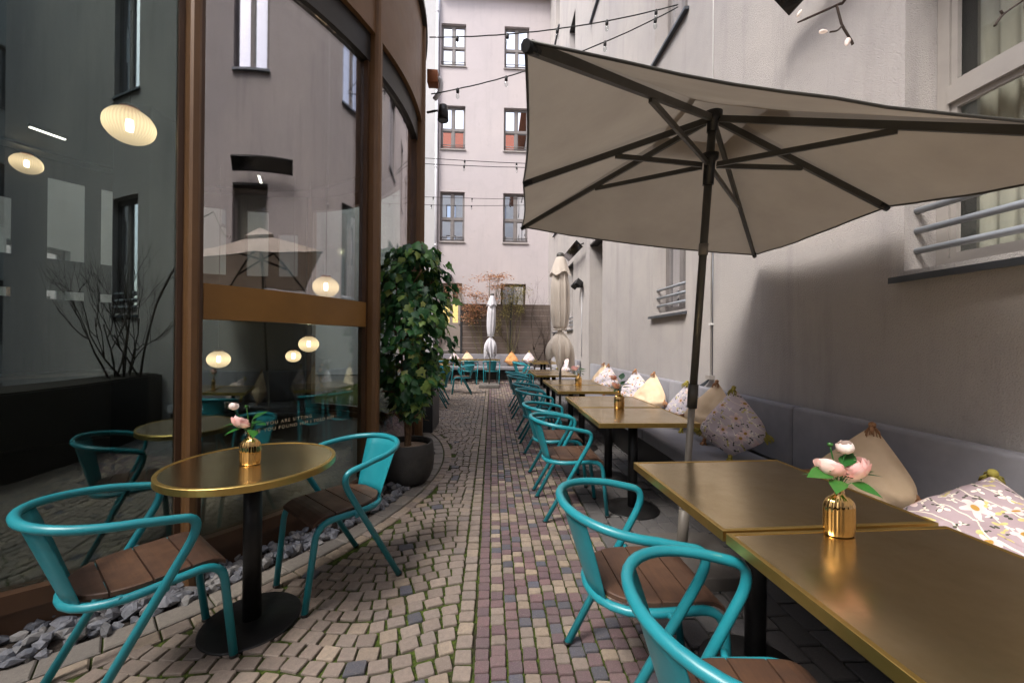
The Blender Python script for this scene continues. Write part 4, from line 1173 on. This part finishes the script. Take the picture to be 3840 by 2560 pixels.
pillow((1.86, 1.86, 0.62), (-.74, -.45, .42), 'linen', 'floral_lilac', 'tassel_tan', 'cream linen cushion behind the two pink roses', .215, .095, -.05, 8)
pillow((1.74, 1.28, 0.6), (-.45, -.22, .87), 'floral_lilac_dimmed', 'linen_rust', 'tassel_olive', 'large lilac flower embroidered cushion lying back beside the nearest table', .26, .10, .10, 9)
pillow((1.88, 9.8, 0.675), (-.6, -.7, .30), 'floral_white', 'linen', 'tassel_olive', 'pale flowered cushion at the end of the corner bench', .22, .09, .0, 10)
pillow((-1.33, 14, 0.655), (.1, -.9, .30), 'floral_white', 'linen', 'tassel_olive', 'pale flowered cushion on the rear bench, beside the ivy', .22, .09, .0, 11)
pillow((-0.86, 13.97, 0.655), (-.1, -.9, .30), 'linen', 'floral_white', 'tassel_tan', 'cream cushion on the rear bench, left of the folded white parasol', .24, .09, .10, 12)
pillow((0.72, 13.92, 0.655), (-.05, -.9, .32), 'linen_rust', 'linen', 'tassel_tan', 'rust orange cushion on the rear bench', .25, .10, .0, 13)
pillow((1.35, 14, 0.695), (-.1, -.9, .25), 'floral_white', 'linen', 'tassel_olive', 'pale flowered cushion on the rear bench, beside the corner table', .22, .09, .0, 14)

# ================================================================== OPEN PARASOL
def parasol_open():
    SC = 1.05
    base = Vector((1.13, 2.246, 0))
    hub = CAMP+(Vector((1.095, 1.891, 2.471))-CAMP)*SC
    guess = dict(a=(.083, .939, 2.038), b=(.151, 1.975, 2.099), c=(.218, 3.010, 2.16), d=(2.061, 2.896, 2.052), e=(1.993, 1.86, 1.992), f=(1.925, .824, 1.931))
    px = dict(a=(1970, 165), b=(1962, 690), c=(1957, 855), d=(2830, 960), e=(3330, 780), hub=(2675, 421))
    rim = {}
    for k, gv_ in guess.items():
        q = CAMP+(Vector(gv_)-CAMP)*SC
        if k in px:
            d = ray(*px[k]); q = CAMP+d*((q-CAMP).dot(_f)/d.dot(_f))
        rim[k] = q
    rim['f'] = rim['a']+rim['d']-rim['c']+Vector((0, 0, -.02))
    d = ray(*px['hub']); hub = CAMP+d*((hub-CAMP).dot(_f)/d.dot(_f))
    o = thing('open_parasol', 'large open taupe parasol with dark ribs over the nearest tables', 'parasol', base)
    L = lambda p_: Vector(p_)-base
    ax = (hub-Vector((1.13, 2.246, .08))).normalized()
    # granite slab foot
    sl_ = link('base_slab', bbox_mesh('base_slab', 'concrete', -.30, .30, -.25, .25, 0, .075, .008), o)
    MB().tube([L((1.13, 2.246, .07)), L((1.13, 2.246, .07))+ax*.28], .030, 16).build('socket', 'pole_lower', o)
    p0 = Vector((1.13, 2.246, .08)); Hh = (hub-p0).length
    MB().tube([L(p0+ax*.1), L(p0+ax*(Hh*.36))], .0185, 18).build('lower_pole', 'pole_lower', o)
    MB().tube([L(p0+ax*(Hh*.355)), L(p0+ax*(Hh*.41))], .027, 18).build('collar', 'pole_grey', o)
    MB().tube([L(p0+ax*(Hh*.40)), L(hub)], .0205, 18).build('upper_pole', 'pole_grey', o)
    MB().tube([L(p0+ax*(Hh*.70)), L(p0+ax*(Hh*.725))], .0245, 18).build('joint_ring', 'pole_lower', o)
    run = p0+ax*(Hh-.27)
    MB().tube([L(run-ax*.10), L(run+ax*.02), L(run+ax*.03), L(run+ax*.06)], [.028, .028, .042, .042], 18).build('runner', 'black_metal', o)
    MB().tube([L(hub-ax*.10), L(hub-ax*.05), L(hub-ax*.045), L(hub)], [.026, .026, .045, .045], 18).build('hub', 'black_metal', o)
    order = ['a', 'b', 'c', 'd', 'e', 'f']
    top = hub+ax*.015
    cen = top
    for k in order:
        e = rim[k]; dirv = (e-hub).normalized()
        st = hub+dirv*.04-ax*.03; en = e-ax*.004-dirv*.02
        MB().bar(L(st), L(en), .018, .030, ax).build('rib', 'pole_grey', o)
        mid = st.lerp(en, .50)-ax*.018
        d2 = (mid-run).normalized()
        MB().bar(L(run+d2*.04), L(mid), .014, .024, ax).build('strut', 'pole_grey', o)
        MB().tube([L(en-dirv*.03-ax*.002), L(en+dirv*.02)], .016, 8).build('rib_end', 'black_metal', o)
    # cloth panels between the ribs
    ring_ = order
    vent = .18
    for i, k in enumerate(ring_):
        A_, B_ = rim[k], rim[ring_[(i+1) % 6]]
        n1, n2 = 12, 14; vs = []
        span = (B_-A_).length
        for j in range(n1+1):
            f = vent+(1-vent)*j/n1
            for m_ in range(n2+1):
                s_ = m_/n2
                p_ = cen + (A_*(1-s_)+B_*s_-cen)*f
                bow = math.sin(PI*s_)
                p_ = p_ - ax*(.050*span/2*bow*f) + (cen-(A_+B_)/2).normalized()*(.018*span*bow*f*f)
                p_ = p_ + ax*(.012) + ax*(mnoise.noise(p_*3.0)*.014+mnoise.noise(p_*9.0)*.004*f)*bow
                vs.append(L(p_))
        mb = MB().add(vs, [(j*(n2+1)+m_, j*(n2+1)+m_+1, (j+1)*(n2+1)+m_+1, (j+1)*(n2+1)+m_) for j in range(n1) for m_ in range(n2)], 0, True)
        pn = mb.build('canopy_panel', 'parasol_cloth', o)
        edge = [vs[n1*(n2+1)+m_]-ax*.004 for m_ in range(n2+1)]
        MB().tube(edge, .0045, 6).build('hem', 'pole_grey', pn)
    # vent cap
    mb = MB(); pts = []
    for i, k in enumerate(ring_):
        A_, B_ = rim[k], rim[ring_[(i+1) % 6]]
        for s_ in (0, .33, .67): pts.append(cen+(A_*(1-s_)+B_*s_-cen)*.25+ax*.055)
    vs = [L(cen+ax*.10)]+[L(q) for q in pts]
    mb.add(vs, [(0, i+1, (i+1) % len(pts)+1) for i in range(len(pts))], 0, True).build('vent_cap', 'parasol_cloth', o)
    return o
parasol_open()

# ================================================================== FOLDED PARASOLS
def parasol_closed(loc, H, wid, mat, label, slab, lean, seed, capm='pole_grey'):
    o = thing('folded_parasol', label, 'parasol', loc)
    lx, ly = lean
    if slab:
        link('base_slab', bbox_mesh('base_slab', 'concrete', -slab, slab, -.28, .28, 0, .10, .01), o)
    else: link('base_slab', bbox_mesh('base_slab', 'concrete', -.28, .28, -.22, .22, 0, .08, .01), o)
    MB().tube([(0, 0, .05), (lx*H*.99, ly*H*.99, H*.985)], .021, 14).build('pole', 'pole_lower', o)
    rr = random.Random(seed); nf = 9; ph = rr.uniform(0, 6)
    tie = .355
    def prof(f):    # f 0 bottom hem .. 1 top, in units of wid
        if f < tie:
            t = f/tie; return .50+.46*math.sin(PI*min(1, t*.75+.22)) - .46*t**3.0
        t = (f-tie)/(1-tie)
        return .46+.20*math.sin(PI/2*min(1, t*3.2)) - .30*max(0, t-.62)/.38
    zb, zt_ = H*.325, H*.965
    n1, n2 = 46, 84; vs = []
    for j in range(n1+1):
        f = j/n1
        for k in range(n2):
            a = 2*PI*k/n2
            fold = math.sin(nf*a+ph+1.6*math.sin(2.5*f))*.5+.25*math.sin(2*nf*a+1.3+3*f)+.3*mnoise.noise(Vector((math.cos(a)*2+seed, math.sin(a)*2, f*5)))
            amp = (.20*(1-f/tie)**.6 if f < tie else 0)+(.05 if abs(f-tie) < .03 else .15)
            r = wid*prof(f)*(1+amp*fold)
            zz = zb+(zt_-zb)*f
            if f < .3: zz += (1-f/.3)*(.085*H*abs(math.sin(2*a+ph))**.8-.02*H+.05*H*mnoise.noise(Vector((math.cos(a)*2, math.sin(a)*2, seed))))
            vs.append((math.cos(a)*r+lx*zz, math.sin(a)*r+ly*zz, zz))
    MB().add(vs, [(j*n2+k, j*n2+(k+1) % n2, (j+1)*n2+(k+1) % n2, (j+1)*n2+k) for j in range(n1) for k in range(n2)], 0, True).build('canopy', mat, o)
    # upper vent flap
    vs = []; n1 = 10
    for j in range(n1+1):
        f = j/n1; zz = H*.985-(H*.105)*f
        for k in range(n2):
            a = 2*PI*k/n2; r = wid*(.28+.50*f**.8)*(1+.07*f*math.sin(4*a+ph)+.04*f*math.sin(9*a))
            z2 = zz-(.012*H*f*math.sin(4*a+ph))
            vs.append((math.cos(a)*r+lx*z2, math.sin(a)*r+ly*z2, z2))
    MB().add(vs, [(j*n2+k, (j+1)*n2+k, (j+1)*n2+(k+1) % n2, j*n2+(k+1) % n2) for j in range(n1) for k in range(n2)], 0, True).build('vent_flap', mat, o)
    zt2 = zb+(zt_-zb)*tie
    mb = MB(); mb.tube([(math.cos(2*PI*k/24)*wid*.50+lx*zt2, math.sin(2*PI*k/24)*wid*.50+ly*zt2, zt2) for k in range(24)], .010, 6, closed=True)
    mb.build('tie_strap', mat, o)
    MB().lathe([(wid*.26, H*.975), (wid*.30, H*.985), (wid*.30, H), (wid*.20, H*1.008)], 20, lx*H, ly*H).build('top_cap', capm, o)
    return o
parasol_closed((1.13, 6.33, 0), 2.76, .215, 'parasol_beige', 'folded beige parasol standing between the square tables', None, (-.006, 0), 5)
parasol_closed((-.068, 11.3, 0), 2.70, .185, 'parasol_white', 'folded white parasol on a slab base in front of the rear bench', .29, (.026, 0), 9)

# ================================================================== FENCE, SHRUBS
fe = thing('board_fence', 'brown horizontal board fence behind the rear bench', 'fence', (0, 14.42, 0))
ph_ = .205
for (xa, xb) in ((-1.09, .665), (.745, 2.17)):
    for k in range(13):
        MB().box(xa, xb, rnd.uniform(-.003, .003), .035+rnd.uniform(-.002, .002), .06+ph_*k, .06+ph_*(k+1)-.007).build('board', 'wpc_board', fe)
for x in (-1.13, .705): MB().box(x-.037, x+.037, -.02, .06, 0, 2.78).build('post', 'dark_box', fe)
def branch(mb, p_, d, L, r, depth, rr, tips, spread=.6, mi=0, up=.15, nseg=4):
    pts = [p_.copy()]; q = p_.copy(); dd = d.normalized()
    for k in range(nseg):
        dd = (dd+Vector((rr.gauss(0, .16), rr.gauss(0, .16), rr.gauss(0, .10)+up*.2))).normalized(); q = q+dd*(L/nseg); pts.append(q.copy())
    mb.tube(pts, [r*(1-.45*k/nseg) for k in range(nseg+1)], 6 if r > .006 else 4, mi=mi)
    tips.append((q.copy(), dd.copy(), depth))
    if depth > 0:
        for k in range(2 if rr.random() < .6 else 3):
            i = rr.randint(max(1, nseg-2), nseg)
            nd = (dd+Vector((rr.gauss(0, spread), rr.gauss(0, spread), rr.gauss(0, spread*.6)+up))).normalized()
            branch(mb, pts[i], nd, L*rr.uniform(.6, .85), r*.55, depth-1, rr, tips, spread, mi, up, nseg)
def shrub(name, label, loc, stems, mat, leafm, nleaf, lsize, seed, depth=3, cat='shrub', lean=(0, 0), spread=.55, first=1.1, up=.15):
    rr = random.Random(seed); o = thing(name, label, cat, loc)
    mb = MB(); tips = []
    for k in range(stems):
        d = Vector((rr.gauss(lean[0], .25), rr.gauss(lean[1], .15), 1))
        branch(mb, Vector((rr.uniform(-.12, .12), rr.uniform(-.05, .05), 0)), d, first*rr.uniform(.8, 1.2), .020*rr.uniform(.6, 1.1), depth, rr, tips, spread, 0, up)
    mb.build('trunk', mat, o)
    if leafm:
        mb = MB(); tt = [t for t in tips if t[2] <= 1]
        for k in range(nleaf):
            p_, dd, _ = rr.choice(tt); c = p_+Vector((rr.gauss(0, .10), rr.gauss(0, .08), rr.gauss(0, .06)))
            a = rr.uniform(0, 6.3); e1 = Vector((math.cos(a), math.sin(a), rr.uniform(-.5, .3)))*lsize*rr.uniform(.6, 1.3); e2 = Vector((-math.sin(a), math.cos(a), rr.uniform(-.4, .4)))*lsize*.45
            mb.add([c, c+e1*.5+e2, c+e1, c+e1*.5-e2], [(0, 1, 2, 3)])
        cr_ = mb.build('crown', leafm, o); cr_['kind'] = 'stuff'
    return o
def pad_shrub(name, label, loc, mat, leafm, pads, n, lsize, seed, Y):
    rr = random.Random(seed); o = thing(name, label, 'shrub', loc); base = Vector(loc)
    mb = MB(); lf = MB()
    for (px, py, hw, hh) in pads:
        c = aty(px, py, Y)-base; sx, sz = hw*Y/FPX, hh*Y/FPX
        mid = c*.5+Vector((rr.gauss(0, .08), rr.gauss(0, .06), rr.uniform(-.1, .25)))
        mb.tube(catmull([(rr.uniform(-.05, .05), 0, 0), tuple(c*.22+Vector((rr.gauss(0, .05), 0, .15))), tuple(mid), tuple(c)], 5), [.020-.014*i/15 for i in range(16)], 6)
        for k in range(7):
            e = c+Vector((rr.gauss(0, sx*.6), rr.gauss(0, .12), rr.gauss(0, sz*.6))); mb.tube(catmull([tuple(mid.lerp(c, .5)), tuple(c.lerp(e, .4)+Vector((0, 0, .04))), tuple(e)], 4), .004, 4)
        for k in range(n):
            q = c+Vector((rr.gauss(0, sx*.62), rr.gauss(0, .16), rr.gauss(0, sz*.55)))
            a = rr.uniform(0, 6.3); L_ = lsize*rr.uniform(.6, 1.4)
            e1 = Vector((math.cos(a), math.sin(a)*.6, rr.uniform(-.7, .2)))*L_; e2 = Vector((-math.sin(a), math.cos(a), rr.uniform(-.4, .4)))*L_*.34
            lf.add([q, q+e1*.45+e2, q+e1, q+e1*.45-e2], [(0, 1, 2, 3)])
    mb.build('trunk', mat, o); c_ = lf.build('crown', leafm, o); c_['kind'] = 'stuff'
    return o
pad_shrub('maple_shrub', 'orange leaved maple shrub before the left fence panel', (-.2, 14.25, 0), 'bark_green', 'leaf_orange',
    [(1835, 1045, 55, 14), (1870, 1035, 40, 12), (1720, 1080, 45, 14), (1780, 1105, 45, 16), (1770, 1150, 40, 20), (1800, 1165, 40, 22), (1830, 1120, 45, 14), (1760, 1190, 30, 18), (1870, 1075, 40, 12)], 300, .066, 21, 14.15)
pad_shrub('climbing_shrub', 'yellow green twiggy climber on the fence post before the dark window', (.70, 14.28, 0), 'bark_green', 'leaf_yellow',
    [(1885, 1100, 32, 22), (1925, 1080, 30, 16), (1960, 1090, 28, 18), (1915, 1130, 34, 18), (1940, 1115, 32, 18), (1895, 1165, 24, 26), (1870, 1220, 14, 40), (1950, 1160, 16, 20)], 300, .045, 22, 14.2)
shrub('climbing_shrub', 'dark bare climber on the fence right of the post', (1.30, 14.28, .0), 5, 'bark_dark', None, 0, .04, 23, 3, 'shrub', (.05, 0), .3, 1.35, .4)
shrub('climbing_shrub', 'tall bare climber beside the folded beige parasol', (1.95, 14.2, .0), 4, 'bark_dark', None, 0, .04, 24, 4, 'shrub', (-.08, 0), .4, 1.35, .45)

# ================================================================== IVY TREE IN ROUND PLANTER
PX, PY = -.775, 3.68
pl = thing('round_planter', 'dark grey rounded pot holding the tall ivy tree', 'planter', (PX, PY, 0))
MB().lathe([(.10, .0), (.165, .006), (.205, .05), (.232, .12), (.243, .20), (.240, .30), (.232, .372), (.228, .38), (.212, .38), (.207, .372), (.207, .335)], 56, cap1=False).build('pot', 'planter_dark', pl)
MB().lathe([(.206, .325), (.12, .338), (.002, .342)], 40, cap0=False, cap1=False).build('pebble_fill', 'pebbles', pl)
iv = thing('ivy_tree', 'dense bushy ivy tree with lobed green leaves in the round pot', 'tree', (PX, PY, .335))
rr = random.Random(5)
tr_ = MB(); tips = []
for k in range(4):
    a = k*1.6+.4
    pts = catmull([(math.cos(a)*.012, math.sin(a)*.012, -.02), (math.cos(a+.8)*.02, math.sin(a+.8)*.02, .18), (math.cos(a)*.05, math.sin(a)*.05, .50), (math.cos(a+.3)*.10+.02, math.sin(a+.3)*.10, .95), (math.cos(a)*.12, math.sin(a)*.12, 1.5)], 5)
    tr_.tube(pts, [.022-.016*i/len(pts) for i in range(len(pts))], 8)
    for i in range(6, len(pts), 2):
        d = Vector((math.cos(a+i*1.9), math.sin(a+i*1.9), rr.uniform(.0, .6)))
        branch(tr_, pts[i], d, rr.uniform(.16, .28), .007, 1, rr, tips, .5, 0, .1, 3)
tr_.build('trunk', 'bark', iv)
def ivy_leaf(s, mat):
    # five lobed leaf, folded along the midrib
    pts = [(-.05, 0), (-.12, .28), (.10, .40), (.22, .30), (.42, .44), (.55, .24), (1.0, 0)]
    vs = []
    for x, y in pts: vs.append((x*s, y*s*1.15, -abs(y)*.25*s-.25*s*x*x))
    for x, y in pts[1:-1]: vs.append((x*s, -y*s*1.15, -abs(y)*.25*s-.25*s*x*x))
    vs.append((.42*s, 0, -.03*s)); c_ = len(vs)-1
    outl = list(range(7))+[11, 10, 9, 8, 7]
    fs = [(c_, outl[(i+1) % 12], outl[i]) for i in range(12)]
    return vs, fs
IV = [MB().add(*ivy_leaf(.084, None), 0, True).mesh('leaf', 'leaf_green')]
lv = []
tries = 0
while len(lv) < 2000 and tries < 30000:
    tries += 1
    z = rr.uniform(.28, 1.86)
    # uneven outline
    base_r = .33*(1-abs((z-1.12)/.98)**3.2)
    if z < .55: base_r *= .62+.3*(z-.28)
    a = rr.uniform(0, 6.283)
    lump = 1+.48*mnoise.noise(Vector((math.cos(a)*1.6, math.sin(a)*1.6, z*2.6)))+.18*mnoise.noise(Vector((math.cos(a)*4, math.sin(a)*4, z*6)))
    if base_r <= .02: continue
    gap = mnoise.noise(Vector((math.cos(a)*1.9+5, math.sin(a)*1.9, z*3.4)))
    if gap < -.16: continue
    r = base_r*lump*(rr.random()**.38)
    c_ = Vector((math.cos(a)*r*1.12+.02, math.sin(a)*r, z))
    outv = Vector((math.cos(a), math.sin(a), rr.uniform(-.2, .5))).normalized()
    lv.append((c_, outv, rr.uniform(.5, 1.25), rr.random()))
lv.sort(key=lambda t: (Vector((PX, PY, .335))+t[0]-CAMP).length)
big = MB()
for i, (c_, ov, s, q) in enumerate(lv):
    tip = (ov*.55+Vector((rr.gauss(0, .35), rr.gauss(0, .35), -.75+rr.gauss(0, .3)))).normalized()
    nrm = (ov+Vector((rr.gauss(0, .35), rr.gauss(0, .35), .35+rr.gauss(0, .3))))
    nrm = (nrm-tip*nrm.dot(tip)).normalized(); sd = nrm.cross(tip)
    R3 = Matrix((tip, sd, nrm)).transposed()
    if i < 280:
        l = link('leaf', IV[0], iv); l.location = c_; l.rotation_euler = R3.to_euler(); l.scale = (s, s, s)
    else:
        vs, fs = ivy_leaf(.084*s, None); big.add([c_+R3 @ Vector(v) for v in vs], fs, 0, True)
o = big.build('foliage', 'leaf_green', iv); o['kind'] = 'stuff'
# dark low box behind the pot
dk = thing('planter_box', 'dark metal low box at the foot of the pavilion beyond the ivy', 'planter', (-1.13, 6.0, 0))
MB().box(-.33, .29, -.36, .36, 0, .50).box(-.33, .29, -.36, -.33, .5, .555).box(-.33, .29, .33, .36, .5, .555).box(-.33, -.30, -.33, .33, .5, .555).box(.26, .29, -.33, .33, .5, .555).build('box', 'dark_box', dk)
MB().box(-.298, .258, -.328, .328, .503, .53).build('soil', 'soil', dk)

# ================================================================== MAGNOLIA BY THE CAMERA (twigs reach into the picture)
mp_ = thing('planter_trough', 'long dark planter trough mirrored in the pavilion glass', 'planter', (1.55, -1.15, 0))
MB().box(-3.3, .62, -.65, .25, 0, .80).build('trough', 'black_frame', mp_); MB().box(-3.26, .57, -.6, .2, .801, .815).build('soil', 'soil', mp_)
mg = thing('magnolia_tree', 'bare magnolia with white buds on dark twigs', 'tree', (1.55, -1.0, .74))
ML = lambda p_: Vector(p_)-Vector((1.55, -1.0, .74))
mb = MB(); rr = random.Random(31); tips = []
mb.tube(catmull([ML((1.55, -1.0, .70)), ML((1.50, -.8, 1.2)), ML((1.48, -.4, 1.9)), ML((1.5, .2, 2.6)), ML((1.45, .9, 2.9))], 6), [.03-.022*i/24 for i in range(25)], 8)
for k in range(9):
    d = Vector((rr.gauss(-.35, .5), rr.gauss(-.1, .4), 1)); branch(mb, ML((1.35+rr.uniform(-.4, .3), -1.2+rr.uniform(-.2, .2), .80)), d, .85, .022, 4, rr, tips, .5, 0, .25)
tA = [aty(3260, -160, 1.2), aty(3170, -2, 1.33), aty(3137, 20, 1.35), aty(2992, 85, 1.36)]
tB = [aty(3137, 20, 1.35), aty(3150, 70, 1.35), aty(3160, 100, 1.35), aty(3190, 150, 1.35), aty(3198, 168, 1.35)]
tC = [aty(3157, 98, 1.35), aty(3140, 115, 1.34), aty(3112, 121, 1.34)]
tD = [aty(3960, -90, .9), aty(3840, 0, 1.0), aty(3762, 55, 1.0), aty(3730, 98, 1.0)]
mb.tube(catmull([ML((1.45, .9, 2.9))]+[ML(q) for q in tA], 5), [.006]*5+[.0055]*5+[.005]*5+[.0045]*5+[.003], 6)
mb.tube(catmull([ML(q) for q in tB], 4), .0045, 6); mb.tube(catmull([ML(q) for q in tC], 4), .003, 6)
mb.tube(catmull([ML((1.48, .5, 2.75))]+[ML(q) for q in tD], 4), [.004]*8+[.003]*9, 6); mb.tube([ML(aty(3762, 55, 1.0)), ML(aty(3752, 40, 1.0))], .003, 5)
mb.build('trunk', 'bark_dark', mg)
def bud(pxy, Y, s, rot):
    o = link('bud', MB().lathe([(.001, -1), (.30, -.8), (.42, -.3), (.36, .3), (.18, .8), (.01, 1.05)], 12).mesh('bud', 'petal_white'), mg)
    o.location = ML(aty(*pxy, Y)); o.scale = (s, s, s); o.rotation_euler = rot
bud((2998, 50), 1.36, .014, (.2, .5, 0)); bud((3088, 119), 1.34, .017, (0, 1.5, 0)); bud((3178, 158), 1.35, .022, (.3, 3.6, 0))

# ================================================================== WALL FITTINGS, CABLES
def heater(loc, L, tilt, label):
    o = thing('infrared_heater', label, 'heater', loc)
    bm_ = bbox_mesh('panel', 'black_gloss', -.11, .11, -L/2, L/2, -.022, .022, .006); p_ = link('panel', bm_, o); p_.rotation_euler = (0, tilt, 0)
    mb = MB()
    for y in (-L*.3, L*.3): mb.bar((.02, y, .02), (WX-loc[0]-.001, y, .10), .03, .03)
    mb.build('bracket', 'black_metal', o)
heater((2.03, 1.86, 3.74), 1.60, R_(44), 'black slab heater high on the wall above the open parasol')
heater((2.02, 9.75, 3.62), 1.55, R_(44), 'black slab heater on the wall above the twin spotlights')
ts = thing('twin_spotlight', 'black twin spotlight on the wall beside the window recess', 'spotlight', (WX, 9.35, 2.72))
for s in (-1, 1):
    b = link('head', bbox_mesh('head', 'black_metal', -.07, .07, -.05, .05, -.10, .10, .012), ts); b.location = (-.15, .16*s, .02); b.rotation_euler = (.5*s, R_(35), .2)
MB().box(-.08, -.001, -.05, .05, -.07, .07).build('bracket', 'black_metal', ts); MB().tube([(-.045, -.17, .01), (-.045, .17, .01)], .015, 8).build('arm', 'black_metal', ts)
MB().tube([(-.012, .03, -.07), (-.012, .03, -1.75)], .008, 6).build('cable', 'pipe_white', ts)
cc = thing('wall_conduit', 'thin pale cable conduit running down the rendered wall', 'conduit', (WX, 3.786, 0))
MB().tube([(-.007, 0, .97), (-.007, 0, 8.5)], .005, 6).build('cable', 'cable_white', cc); MB().tube([(-.008, -.03, .97), (-.008, -.026, 2.4)], .0045, 6).build('cable', 'zinc', cc)
for z in (1.5, 2.3, 3.4): MB().box(-.022, -.001, -.04, .02, z, z+.02).build('clip', 'cable_white', cc)
MB().box(-.05, -.001, -.06, .02, .96, 1.0).build('connector', 'frame_light', cc)
mb = MB()
for k in range(3): mb.tube(catmull([(-.02, -.01*k, .97), (-.03, .03+.02*k, .92), (-.05, .10+.03*k, .86)], 5), .007, 6)
mb.build('plug_lead', 'zinc', cc)
def string_light(a, b, sag, nb, label, r=.007, bs=1.0):
    a, b = Vector(a), Vector(b); o = thing('string_light', label, 'string light', a, 0, 'festoon lights across the courtyard')
    pts = []
    for k in range(31):
        t = k/30; q = a.lerp(b, t)-a; q.z -= sag*4*t*(1-t)-.006*mnoise.noise(Vector((k*.9, sag*10, 0))); pts.append(q)
    MB().tube(pts, r, 6).build('cable', 'cable_black', o)
    for k in range(nb):
        t = (k+.45)/nb; q = a.lerp(b, t)-a; q.z -= sag*4*t*(1-t)
        so_ = MB().lathe([(.012*bs, -.05*bs), (.019*bs, -.045*bs), (.019*bs, 0), (.008*bs, .012*bs)], 10).build('socket', 'cable_black', o); so_.location = q
        bu = MB().lathe([(.002, -.125*bs), (.017*bs, -.115*bs), (.026*bs, -.092*bs), (.022*bs, -.07*bs), (.011*bs, -.052*bs)], 12).build('bulb', 'clear_glass', so_)
hook = Vector((WX-.01, 4.53, 5.36))
string_light(hook, pol(3.09, 8, 4.88), .10, 5, 'upper festoon cable from the wall hook to the pavilion coping')
string_light(hook-Vector((0, 0, .03)), pol(3.12, 12, 4.35), .13, 5, 'lower festoon cable from the wall hook to the gutter outlet')
string_light((WX, 8.9, 5.42), (-8.2, 7.9, 5.45), .14, 9, 'festoon cable crossing below the middle windows, upper of its pair')
string_light((WX, 8.9, 5.36), (-8.2, 7.3, 5.15), .22, 9, 'festoon cable crossing below the middle windows, lower of its pair')
string_light((WX, 11.9, 5.75), (-8.2, 11.5, 5.85), .16, 9, 'festoon cable crossing the lowest facade windows, upper of its pair')
string_light((WX, 11.9, 5.60), (-8.2, 10.6, 5.35), .24, 9, 'festoon cable crossing the lowest facade windows, lower of its pair')
